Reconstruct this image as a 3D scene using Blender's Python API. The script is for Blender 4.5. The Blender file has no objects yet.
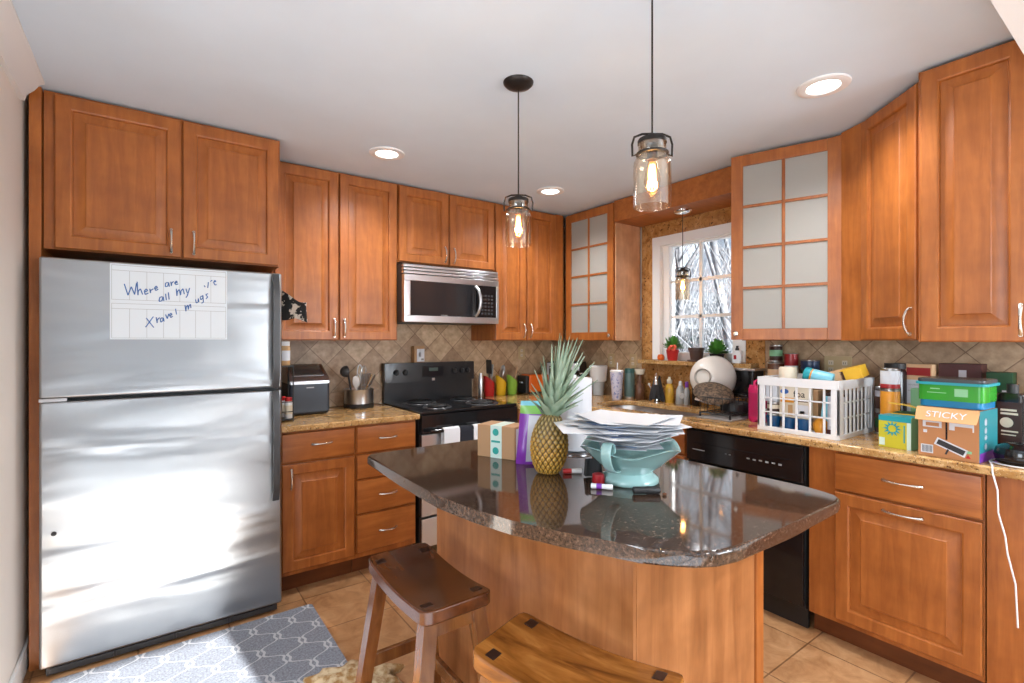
import bpy, bmesh, math, random
from mathutils import Vector, Matrix
R = math.radians
PI = math.pi
S = bpy.context.scene
COL = S.collection

# ------------------------------------------------------------------ camera, world, lights, exposure
cam_d = bpy.data.cameras.new('camera')
cam_d.sensor_width = 36.0
cam_d.lens = 499.0 / 1024 * 36.0
cam_d.shift_y = -1.0 / 1024
cam_d.clip_start = 0.02
cam = bpy.data.objects.new('camera', cam_d)
COL.objects.link(cam)
cam.location = (0, 0, 1.372)
cam.rotation_euler = (R(90), 0, R(-36))
S.camera = cam

S.view_settings.view_transform = 'Standard'
S.view_settings.look = 'None'
S.view_settings.gamma = 1.0
S.view_settings.use_curve_mapping = False
S.view_settings.exposure = 0.18

w = bpy.data.worlds.new('sky')
S.world = w
w.use_nodes = True
bg = w.node_tree.nodes['Background']
bg.inputs[0].default_value = (0.80, 0.89, 1.0, 1)
bg.inputs[1].default_value = 1.6

def lamp(name, kind, loc, direction, energy, color=(1, 1, 1), **kw):
    d = bpy.data.lights.new(name, kind)
    d.energy = energy
    d.color = color
    for k, v in kw.items():
        setattr(d, k, v)
    o = bpy.data.objects.new(name, d)
    COL.objects.link(o)
    o.location = loc
    if direction is not None:
        o.rotation_euler = Vector(direction).to_track_quat('-Z', 'Y').to_euler()
    return o

SUN_DIR = Vector((-0.14, 1.0, -0.408))
lamp('sun', 'SUN', (2, -8, 6), SUN_DIR, 25.0, (1.0, 0.97, 0.93), angle=R(0.5))
# added area lamp standing in for daylight at the added dining window
lamp('dining_fill_lamp', 'AREA', (-3.33, -0.3, 1.45), (1, 0, 0.0), 80, (0.82, 0.91, 1.0), shape='RECTANGLE', size=1.8, size_y=1.3)

lamp('rear_fill_lamp', 'AREA', (2.37, -2.13, 1.52), (-0.15, 1, 0.0), 62, (0.82, 0.91, 1.0), shape='RECTANGLE', size=1.2, size_y=1.1)  # added fill lamp, the glow of the added rear window

# ------------------------------------------------------------------ materials
def nt(name):
    m = bpy.data.materials.new(name)
    m.use_nodes = True
    t = m.node_tree
    return m, t, t.nodes['Principled BSDF']

def P(name, color, rough=0.5, metal=0.0, **kw):
    m, t, b = nt(name)
    b.inputs['Base Color'].default_value = (*color, 1)
    b.inputs['Roughness'].default_value = rough
    b.inputs['Metallic'].default_value = metal
    for k, v in kw.items():
        b.inputs[k.replace('_', ' ')].default_value = v
    return m

def coords(t, scale=(1, 1, 1), rot=(0, 0, 0), kind='Object'):
    c = t.nodes.new('ShaderNodeTexCoord')
    mp = t.nodes.new('ShaderNodeMapping')
    mp.inputs['Scale'].default_value = scale
    mp.inputs['Rotation'].default_value = rot
    t.links.new(c.outputs[kind], mp.inputs['Vector'])
    return mp.outputs['Vector']

def noise(t, vec, scale, detail=4, rough=0.55, dist=0.0):
    n = t.nodes.new('ShaderNodeTexNoise')
    n.inputs['Scale'].default_value = scale
    n.inputs['Detail'].default_value = detail
    n.inputs['Roughness'].default_value = rough
    n.inputs['Distortion'].default_value = dist
    t.links.new(vec, n.inputs['Vector'])
    return n.outputs['Fac']

def ramp(t, fac, stops, interp='LINEAR'):
    r = t.nodes.new('ShaderNodeValToRGB')
    r.color_ramp.interpolation = interp
    e = r.color_ramp.elements
    while len(e) < len(stops):
        e.new(0.5)
    for i, (p, c) in enumerate(stops):
        e[i].position = p
        e[i].color = (*c, 1)
    t.links.new(fac, r.inputs[0])
    return r.outputs[0]

def mix(t, fac, a, b, mode='MIX'):
    n = t.nodes.new('ShaderNodeMix')
    n.data_type = 'RGBA'
    n.blend_type = mode
    for sock, v in ((n.inputs[0], fac), (n.inputs[6], a), (n.inputs[7], b)):
        if isinstance(v, (int, float)):
            sock.default_value = v
        elif isinstance(v, tuple):
            sock.default_value = (*v, 1)
        else:
            t.links.new(v, sock)
    return n.outputs[2]

def math_(t, op, a, b=None, c=None):
    n = t.nodes.new('ShaderNodeMath')
    n.operation = op
    for i, v in enumerate((a, b, c)):
        if v is None:
            continue
        if isinstance(v, (int, float)):
            n.inputs[i].default_value = v
        else:
            t.links.new(v, n.inputs[i])
    return n.outputs[0]

def bump(t, b, h, strength=0.2, dist=0.01):
    n = t.nodes.new('ShaderNodeBump')
    n.inputs['Strength'].default_value = strength
    n.inputs['Distance'].default_value = dist
    t.links.new(h, n.inputs['Height'])
    t.links.new(n.outputs[0], b.inputs['Normal'])

def wood(name, dark, mid, light, grain=(14, 14, 1.4), rough=0.38, coat=0.06):
    m, t, b = nt(name)
    v = coords(t, grain)
    n1 = noise(t, v, 2.2, 5, 0.6, 0.6)
    c1 = ramp(t, n1, [(0.25, dark), (0.5, mid), (0.78, light)])
    v2 = coords(t, (1, 1, 1))
    n2 = noise(t, v2, 6.0, 3, 0.6)
    c2 = ramp(t, n2, [(0.3, (0.78, 0.74, 0.70)), (0.65, (1.08, 1.08, 1.08))])
    c = mix(t, 1.0, c1, c2, 'MULTIPLY')
    t.links.new(c, b.inputs['Base Color'])
    b.inputs['Roughness'].default_value = rough
    b.inputs['Coat Weight'].default_value = coat
    b.inputs['Coat Roughness'].default_value = 0.22
    b.inputs['Specular IOR Level'].default_value = 0.4
    return m

M = {}
M['cab'] = wood('cherry_wood', (0.28, 0.080, 0.016), (0.38, 0.118, 0.024), (0.48, 0.162, 0.036))
M['cab_h'] = wood('cherry_wood_drawer', (0.29, 0.083, 0.016), (0.39, 0.122, 0.025), (0.48, 0.163, 0.036), grain=(1.4, 14, 14))
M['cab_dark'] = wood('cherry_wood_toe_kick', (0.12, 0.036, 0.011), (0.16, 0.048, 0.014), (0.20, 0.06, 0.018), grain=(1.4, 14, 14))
M['cab_side'] = wood('maple_veneer_side', (0.56, 0.29, 0.15), (0.64, 0.35, 0.19), (0.70, 0.41, 0.24))
M['island'] = wood('island_wood_panel', (0.25, 0.088, 0.026), (0.37, 0.145, 0.048), (0.47, 0.20, 0.074), grain=(9, 9, 0.9), rough=0.33)
M['stool_top'] = wood('stool_dark_wood', (0.055, 0.014, 0.004), (0.105, 0.030, 0.008), (0.16, 0.05, 0.013), grain=(9, 1.1, 9), rough=0.2, coat=0.6)
M['stool_worn'] = wood('stool_honey_wood', (0.085, 0.024, 0.005), (0.27, 0.092, 0.016), (0.50, 0.21, 0.048), grain=(11, 1.6, 11), rough=0.24, coat=0.5)
M['stool_leg'] = wood('stool_leg_wood', (0.09, 0.028, 0.008), (0.20, 0.070, 0.018), (0.33, 0.14, 0.042), grain=(9, 9, 1.0), rough=0.18, coat=1.0)
M['plug'] = P('dark_wood_plug', (0.03, 0.012, 0.008), 0.35)

def granite_gold():
    m, t, b = nt('gold_granite')
    v = coords(t)
    n1 = noise(t, v, 7, 6, 0.65, 1.2)
    c1 = ramp(t, n1, [(0.28, (0.26, 0.115, 0.03)), (0.48, (0.46, 0.25, 0.085)), (0.62, (0.62, 0.39, 0.17)), (0.8, (0.40, 0.18, 0.05))])
    n2 = noise(t, v, 75, 3, 0.7)
    k = ramp(t, n2, [(0.56, (0, 0, 0)), (0.66, (1, 1, 1))])
    c2 = mix(t, k, c1, (0.10, 0.042, 0.016))
    n3 = noise(t, v, 130, 2, 0.6)
    k3 = ramp(t, n3, [(0.60, (0, 0, 0)), (0.68, (0.7, 0.7, 0.7))])
    c3 = mix(t, k3, c2, (0.75, 0.58, 0.36))
    t.links.new(c3, b.inputs['Base Color'])
    b.inputs['Roughness'].default_value = 0.12
    return m
M['granite'] = granite_gold()

def granite_wall():
    m, t, b = nt('gold_granite_slab')
    v = coords(t)
    n1 = noise(t, v, 9, 6, 0.7, 1.6)
    c1 = ramp(t, n1, [(0.3, (0.26, 0.105, 0.024)), (0.5, (0.45, 0.215, 0.065)), (0.68, (0.58, 0.33, 0.13))])
    n2 = noise(t, v, 48, 3, 0.7, 0.8)
    k = ramp(t, n2, [(0.57, (0, 0, 0)), (0.64, (1, 1, 1))])
    c2 = mix(t, k, c1, (0.06, 0.022, 0.007))
    t.links.new(c2, b.inputs['Base Color'])
    b.inputs['Roughness'].default_value = 0.16
    return m
M['granite_wall'] = granite_wall()

def granite_brown():
    m, t, b = nt('brown_granite')
    v = coords(t)
    n1 = noise(t, v, 120, 4, 0.75)
    c1 = ramp(t, n1, [(0.34, (0.012, 0.009, 0.008)), (0.48, (0.045, 0.026, 0.017)), (0.6, (0.095, 0.052, 0.033)), (0.72, (0.17, 0.12, 0.09))])
    t.links.new(c1, b.inputs['Base Color'])
    b.inputs['Roughness'].default_value = 0.06
    b.inputs['Specular IOR Level'].default_value = 0.75
    return m
M['granite_brown'] = granite_brown()

def floor_tile():
    m, t, b = nt('terracotta_floor_tile')
    c = t.nodes.new('ShaderNodeTexCoord')
    mp = t.nodes.new('ShaderNodeMapping')
    mp.inputs['Location'].default_value = (-0.31, -0.34, 0)
    t.links.new(c.outputs['Object'], mp.inputs['Vector'])
    br = t.nodes.new('ShaderNodeTexBrick')
    br.offset = 0.0
    br.squash = 1.0
    br.inputs['Scale'].default_value = 1.0
    br.inputs['Brick Width'].default_value = 0.35
    br.inputs['Row Height'].default_value = 0.35
    br.inputs['Mortar Size'].default_value = 0.004
    br.inputs['Mortar Smooth'].default_value = 0.3
    br.inputs['Color1'].default_value = (1, 1, 1, 1)
    br.inputs['Color2'].default_value = (0.80, 0.78, 0.76, 1)
    br.inputs['Mortar'].default_value = (0.42, 0.36, 0.32, 1)
    t.links.new(mp.outputs[0], br.inputs['Vector'])
    n1 = noise(t, c.outputs['Object'], 9, 6, 0.65, 0.8)
    c1 = ramp(t, n1, [(0.28, (0.30, 0.135, 0.052)), (0.5, (0.45, 0.235, 0.105)), (0.72, (0.58, 0.34, 0.17))])
    cc = mix(t, 1.0, c1, br.outputs['Color'], 'MULTIPLY')
    t.links.new(cc, b.inputs['Base Color'])
    b.inputs['Roughness'].default_value = 0.33
    bump(t, b, math_(t, 'SUBTRACT', 1.0, br.outputs['Fac']), 0.25, 0.003)
    return m
M['floor'] = floor_tile()

def splash(name, rotaxis):
    # diagonal tumbled tile; the plane normal is Y (rotaxis 'Y') or X (rotaxis 'X')
    m, t, b = nt(name)
    c = t.nodes.new('ShaderNodeTexCoord')
    sp = t.nodes.new('ShaderNodeSeparateXYZ')
    t.links.new(c.outputs['Object'], sp.inputs[0])
    u = sp.outputs['X' if rotaxis == 'Y' else 'Y']
    z = sp.outputs['Z']
    a = math_(t, 'MULTIPLY', math_(t, 'ADD', u, z), 0.7071)
    d = math_(t, 'MULTIPLY', math_(t, 'SUBTRACT', u, z), 0.7071)
    cb = t.nodes.new('ShaderNodeCombineXYZ')
    t.links.new(a, cb.inputs[0])
    t.links.new(d, cb.inputs[1])
    br = t.nodes.new('ShaderNodeTexBrick')
    br.offset = 0.0
    br.inputs['Scale'].default_value = 1.0
    br.inputs['Brick Width'].default_value = 0.155
    br.inputs['Row Height'].default_value = 0.155
    br.inputs['Mortar Size'].default_value = 0.0028
    br.inputs['Mortar Smooth'].default_value = 0.4
    br.inputs['Color1'].default_value = (1.1, 1.05, 1.0, 1)
    br.inputs['Color2'].default_value = (0.62, 0.50, 0.44, 1)
    br.inputs['Mortar'].default_value = (0.42, 0.33, 0.27, 1)
    t.links.new(cb.outputs[0], br.inputs['Vector'])
    n1 = noise(t, c.outputs['Object'], 22, 5, 0.6)
    c1 = ramp(t, n1, [(0.3, (0.40, 0.285, 0.175)), (0.5, (0.55, 0.415, 0.265)), (0.7, (0.68, 0.54, 0.37))])
    cc = mix(t, 1.0, c1, br.outputs['Color'], 'MULTIPLY')
    t.links.new(cc, b.inputs['Base Color'])
    b.inputs['Roughness'].default_value = 0.42
    bump(t, b, math_(t, 'SUBTRACT', 1.0, br.outputs['Fac']), 0.3, 0.003)
    return m
M['splash_y'] = splash('diagonal_stone_tile_back', 'Y')
M['splash_x'] = splash('diagonal_stone_tile_side', 'X')

def steel_fridge():
    m, t, b = nt('brushed_stainless_steel')
    b.inputs['Base Color'].default_value = (0.40, 0.414, 0.428, 1)
    b.inputs['Metallic'].default_value = 1.0
    b.inputs['Roughness'].default_value = 0.30
    v = coords(t, (0.55, 1, 3.2))
    n = noise(t, v, 1.5, 2, 0.45, 0.5)
    v2 = coords(t, (3, 3, 500))
    n2 = noise(t, v2, 1.0, 2, 0.5)
    h = math_(t, 'MULTIPLY_ADD', n2, 0.004, n)
    bump(t, b, h, 0.32, 0.09)
    return m
M['fridge'] = steel_fridge()
M['steel'] = P('stainless_steel', (0.62, 0.62, 0.63), 0.28, 1.0)
M['nickel'] = P('brushed_nickel', (0.70, 0.66, 0.60), 0.25, 1.0)
M['chrome'] = P('chrome', (0.8, 0.8, 0.8), 0.08, 1.0)
M['black'] = P('gloss_black', (0.010, 0.010, 0.011), 0.10)
M['black_satin'] = P('satin_black_enamel', (0.022, 0.022, 0.024), 0.24)
M['black_m'] = P('matt_black', (0.018, 0.018, 0.019), 0.5)
M['dark_gray'] = P('dark_gray_plastic', (0.045, 0.045, 0.048), 0.35)
M['glass_black'] = P('black_glass', (0.02, 0.02, 0.022), 0.05)
M['slate'] = P('slate_plastic', (0.035, 0.042, 0.055), 0.35)
M['smoke'] = P('smoked_lid', (0.10, 0.09, 0.085), 0.12)
M['white'] = P('white_plastic', (0.80, 0.80, 0.80), 0.35)
M['white_p'] = P('white_paint', (0.82, 0.82, 0.81), 0.4)
M['cream'] = P('cream_plastic', (0.72, 0.64, 0.50), 0.4)
M['paper'] = P('white_paper', (0.68, 0.70, 0.74), 0.7)
M['bluepaper'] = P('pale_blue_paper', (0.34, 0.46, 0.68), 0.7)
M['ink'] = P('blue_ink', (0.04, 0.14, 0.40), 0.5)
M['print_blue'] = P('blue_print', (0.05, 0.14, 0.42), 0.5)
M['print_dark'] = P('dark_print', (0.03, 0.03, 0.035), 0.5)
M['board'] = P('whiteboard', (0.72, 0.78, 0.82), 0.3)
M['line'] = P('gray_grid_line', (0.40, 0.42, 0.42), 0.5)
M['rust'] = P('dark_bronze', (0.030, 0.026, 0.024), 0.38, 0.6)
M['red'] = P('red_plastic', (0.50, 0.02, 0.02), 0.3)
M['yellow'] = P('yellow_plastic', (0.80, 0.47, 0.02), 0.3)
M['green'] = P('green_plastic', (0.27, 0.50, 0.06), 0.3)
M['orange'] = P('orange_plastic', (0.72, 0.13, 0.01), 0.35)
M['tan'] = P('tan_wood', (0.55, 0.33, 0.15), 0.5)
M['card'] = P('brown_cardboard', (0.45, 0.26, 0.13), 0.75)
M['card2'] = P('orange_brown_carton', (0.50, 0.22, 0.085), 0.6)
M['card3'] = P('pale_orange_carton', (0.66, 0.36, 0.15), 0.6)
M['teal_tape'] = P('pale_mint_tape', (0.62, 0.78, 0.72), 0.4)
M['teal'] = P('teal_print', (0.02, 0.34, 0.30), 0.45)
M['teal_blue'] = P('dark_teal_print', (0.010, 0.20, 0.235), 0.45)
M['turq'] = P('turquoise_print', (0.015, 0.32, 0.38), 0.4)
M['purple'] = P('purple_film', (0.20, 0.035, 0.36), 0.28)
M['silverfilm'] = P('silver_gray_film', (0.50, 0.50, 0.56), 0.3)
M['lime'] = P('lime_film', (0.20, 0.50, 0.10), 0.3)
M['skyfilm'] = P('sky_blue_film', (0.20, 0.55, 0.68), 0.3)
M['aqua'] = P('aqua_glaze', (0.30, 0.50, 0.49), 0.12, Coat_Weight=0.6)
M['ceramic'] = P('white_ceramic', (0.80, 0.75, 0.68), 0.2)
M['leaf'] = P('green_leaf', (0.07, 0.24, 0.03), 0.45)
M['leaf2'] = P('dark_green_leaf', (0.04, 0.15, 0.03), 0.45)
M['pot'] = P('brown_pot', (0.09, 0.05, 0.04), 0.45)
M['flower'] = P('red_orange_petals', (0.75, 0.10, 0.05), 0.5)
M['soil'] = P('potting_soil', (0.03, 0.02, 0.012), 0.9)
M['ring_gray'] = P('unglazed_gray_ring', (0.40, 0.36, 0.31), 0.6)
M['pink_dark'] = P('dark_magenta_plastic', (0.40, 0.014, 0.085), 0.3)
M['pink'] = P('magenta_plastic', (0.55, 0.02, 0.12), 0.25)
M['cloth_dark'] = P('charcoal_cloth', (0.025, 0.025, 0.027), 0.9)
M['cloth_white'] = P('white_towel_cloth', (0.75, 0.76, 0.78), 0.9)
M['cloth_black'] = P('black_towel_cloth', (0.015, 0.017, 0.025), 0.9)
M['gray_mat'] = P('gray_fabric', (0.30, 0.28, 0.26), 0.9)
M['amber'] = P('amber_soap', (0.65, 0.38, 0.05), 0.15)
M['brownjar'] = P('brown_spice', (0.12, 0.05, 0.025), 0.25)
M['greensteel'] = P('dark_green_coat', (0.09, 0.14, 0.125), 0.35)
M['teal_dark'] = P('dark_teal_plastic', (0.03, 0.10, 0.09), 0.35)
M['navy'] = P('navy_plastic', (0.02, 0.05, 0.13), 0.3)
M['cupblue'] = P('blue_plastic', (0.008, 0.075, 0.20), 0.3)
M['maroon'] = P('dark_red_carton', (0.07, 0.012, 0.012), 0.5)
M['dkgreen'] = P('deep_green_carton', (0.006, 0.055, 0.016), 0.5)
M['mint'] = P('mint_carton', (0.25, 0.55, 0.30), 0.5)
M['brightgreen'] = P('bright_green_plastic', (0.03, 0.30, 0.02), 0.25)
M['blue'] = P('bright_blue_plastic', (0.01, 0.20, 0.42), 0.25)
M['lid_gray'] = P('gray_translucent_lid', (0.05, 0.055, 0.06), 0.2)
M['butter'] = P('yellow_carton', (0.78, 0.45, 0.03), 0.5)
M['peach'] = P('peach_carton', (0.72, 0.46, 0.26), 0.5)
M['redlabel'] = P('red_can_label', (0.35, 0.015, 0.02), 0.35)
M['tin'] = P('tin_metal', (0.45, 0.44, 0.43), 0.3, 1.0)
M['orangelabel'] = P('orange_label', (0.70, 0.28, 0.02), 0.4)
M['darklabel'] = P('dark_food_label', (0.055, 0.022, 0.016), 0.35)
M['bottle_dark'] = P('dark_bottle', (0.015, 0.010, 0.010), 0.15)
M['beige'] = P('beige_wallplate', (0.58, 0.45, 0.25), 0.4)
M['wirewhite'] = P('white_cable', (0.80, 0.78, 0.76), 0.4)
M['rubber'] = P('black_rubber', (0.012, 0.012, 0.012), 0.6)

def wall_paint(name, col):
    m, t, b = nt(name)
    n = noise(t, coords(t), 3.0, 3, 0.5)
    c = ramp(t, n, [(0.3, tuple(x * 0.97 for x in col)), (0.7, tuple(min(1, x * 1.02) for x in col))])
    t.links.new(c, b.inputs['Base Color'])
    b.inputs['Roughness'].default_value = 0.7
    return m
M['wall'] = wall_paint('warm_white_wall_paint', (0.82, 0.76, 0.69))
M['ceiling'] = wall_paint('white_ceiling_paint', (0.69, 0.80, 0.90))

def frosted():
    m, t, b = nt('frosted_glass')
    b.inputs['Base Color'].default_value = (0.60, 0.585, 0.53, 1)
    b.inputs['Roughness'].default_value = 0.45
    b.inputs['Transmission Weight'].default_value = 0.45
    v = coords(t, (60, 60, 2))
    bump(t, b, noise(t, v, 1.0, 2), 0.2, 0.002)
    return m
M['frosted'] = frosted()

def clear(name, tint=(1, 1, 1), refl=0.12):
    m = bpy.data.materials.new(name)
    m.use_nodes = True
    t = m.node_tree
    t.nodes.clear()
    out = t.nodes.new('ShaderNodeOutputMaterial')
    tr = t.nodes.new('ShaderNodeBsdfTransparent')
    tr.inputs[0].default_value = (*tint, 1)
    gl = t.nodes.new('ShaderNodeBsdfGlossy')
    gl.inputs['Roughness'].default_value = 0.03
    lw = t.nodes.new('ShaderNodeLayerWeight')
    lw.inputs[0].default_value = 0.25
    f = math_(t, 'MULTIPLY_ADD', lw.outputs['Facing'], 0.55, refl * 0.35)
    ms = t.nodes.new('ShaderNodeMixShader')
    t.links.new(f, ms.inputs[0])
    t.links.new(tr.outputs[0], ms.inputs[1])
    t.links.new(gl.outputs[0], ms.inputs[2])
    t.links.new(ms.outputs[0], out.inputs[0])
    return m
M['glass'] = clear('clear_window_glass', (0.97, 0.99, 1.0), 0.10)
M['jar_glass'] = clear('clear_jar_glass', (0.99, 0.94, 0.86), 0.25)
M['amber_glass'] = clear('warm_bulb_glass', (1.0, 0.86, 0.62), 0.2)

def emit(name, col, strength):
    m, t, b = nt(name)
    b.inputs['Base Color'].default_value = (*col, 1)
    b.inputs['Emission Color'].default_value = (*col, 1)
    b.inputs['Emission Strength'].default_value = strength
    return m
M['bulb'] = emit('warm_filament_glow', (1.0, 0.60, 0.24), 14.0)
M['led'] = emit('downlight_glow', (1.0, 0.97, 0.92), 6.0)
M['display'] = emit('clock_display', (0.05, 0.08, 0.065), 0.05)

def mat_rug():
    m, t, b = nt('trellis_mat_fabric')
    c = t.nodes.new('ShaderNodeTexCoord')
    sp = t.nodes.new('ShaderNodeSeparateXYZ')
    t.links.new(c.outputs['Object'], sp.inputs[0])
    a = math_(t, 'MULTIPLY', math_(t, 'COSINE', math_(t, 'MULTIPLY', sp.outputs['Y'], 2 * PI / 0.20)), 0.040)
    a2 = math_(t, 'MULTIPLY', math_(t, 'COSINE', math_(t, 'MULTIPLY', sp.outputs['Y'], 6 * PI / 0.20)), 0.011)
    a = math_(t, 'SUBTRACT', a, a2)
    g1 = math_(t, 'PINGPONG', math_(t, 'SUBTRACT', sp.outputs['X'], a), 0.085)
    g2 = math_(t, 'PINGPONG', math_(t, 'ADD', math_(t, 'ADD', sp.outputs['X'], a), 0.085), 0.085)
    k = math_(t, 'LESS_THAN', math_(t, 'MINIMUM', g1, g2), 0.0055)
    n = noise(t, c.outputs['Object'], 120, 3, 0.7)
    base = ramp(t, n, [(0.3, (0.12, 0.13, 0.155)), (0.7, (0.30, 0.32, 0.37))])
    cc = mix(t, k, base, (0.46, 0.47, 0.50))
    t.links.new(cc, b.inputs['Base Color'])
    b.inputs['Roughness'].default_value = 0.95
    return m
M['rug'] = mat_rug()

def speckle(name, a, b_, scale, lo, hi, rough=0.4):
    m, t, b = nt(name)
    n = noise(t, coords(t), scale, 3, 0.6)
    t.links.new(ramp(t, n, [(lo, a), (hi, b_)]), b.inputs['Base Color'])
    b.inputs['Roughness'].default_value = rough
    return m
M['tumbler'] = speckle('speckled_lilac_plastic', (0.62, 0.60, 0.70), (0.20, 0.25, 0.50), 55, 0.54, 0.62, 0.3)
M['wicker'] = speckle('brown_woven_fiber', (0.035, 0.022, 0.014), (0.17, 0.11, 0.065), 60, 0.4, 0.6, 0.7)
def pine_mat():
    m, t, b = nt('pineapple_rind')
    c = t.nodes.new('ShaderNodeTexCoord')
    sp = t.nodes.new('ShaderNodeSeparateXYZ')
    t.links.new(c.outputs['Object'], sp.inputs[0])
    a = math_(t, 'MULTIPLY', math_(t, 'ARCTAN2', sp.outputs['Y'], sp.outputs['X']), 9.0)
    q = math_(t, 'MULTIPLY', sp.outputs['Z'], 22.0 / 0.205)
    k1 = math_(t, 'ABSOLUTE', math_(t, 'SINE', math_(t, 'ADD', a, q)))
    k2 = math_(t, 'ABSOLUTE', math_(t, 'SINE', math_(t, 'SUBTRACT', a, q)))
    h = math_(t, 'MULTIPLY', k1, k2)
    gold = ramp(t, h, [(0.08, (0.10, 0.055, 0.012)), (0.35, (0.48, 0.24, 0.03)), (0.75, (0.62, 0.36, 0.07)), (0.95, (0.30, 0.20, 0.06))])
    grn = ramp(t, h, [(0.08, (0.05, 0.035, 0.012)), (0.40, (0.20, 0.14, 0.03)), (0.80, (0.30, 0.22, 0.08)), (0.95, (0.45, 0.36, 0.18))])
    n = noise(t, c.outputs['Object'], 26, 3, 0.6)
    f = ramp(t, math_(t, 'ADD', math_(t, 'MULTIPLY', sp.outputs['Z'], 4.4), math_(t, 'MULTIPLY', n, 0.35)), [(0.52, (0, 0, 0)), (0.95, (1, 1, 1))])
    t.links.new(mix(t, f, gold, grn), b.inputs['Base Color'])
    b.inputs['Roughness'].default_value = 0.4
    return m
M['pine'] = pine_mat()
M['pineleaf'] = speckle('pineapple_leaf', (0.15, 0.24, 0.15), (0.32, 0.40, 0.29), 14, 0.35, 0.65, 0.45)
M['plush'] = speckle('tan_cream_plush', (0.58, 0.45, 0.28), (0.30, 0.16, 0.05), 30, 0.4, 0.62, 0.95)
M['checks'] = speckle('black_cream_check_cloth', (0.012, 0.011, 0.010), (0.55, 0.48, 0.40), 24, 0.53, 0.56, 0.9)
M['yelcarton'] = P('yellow_carton_print', (0.58, 0.52, 0.03), 0.45)
M['bounce_pale'] = speckle('bounce_rug_pile', (0.55, 0.60, 0.66), (0.66, 0.70, 0.75), 30, 0.4, 0.6, 0.95)
M['bark'] = speckle('gray_bark', (0.07, 0.075, 0.085), (0.20, 0.205, 0.22), 6, 0.35, 0.65, 0.9)
M['yard'] = speckle('leafy_yard', (0.085, 0.10, 0.125), (0.16, 0.185, 0.22), 1.5, 0.3, 0.7, 0.95)
M['brush'] = speckle('dry_brush', (0.14, 0.15, 0.17), (0.30, 0.30, 0.31), 2.0, 0.35, 0.65, 0.95)

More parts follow.
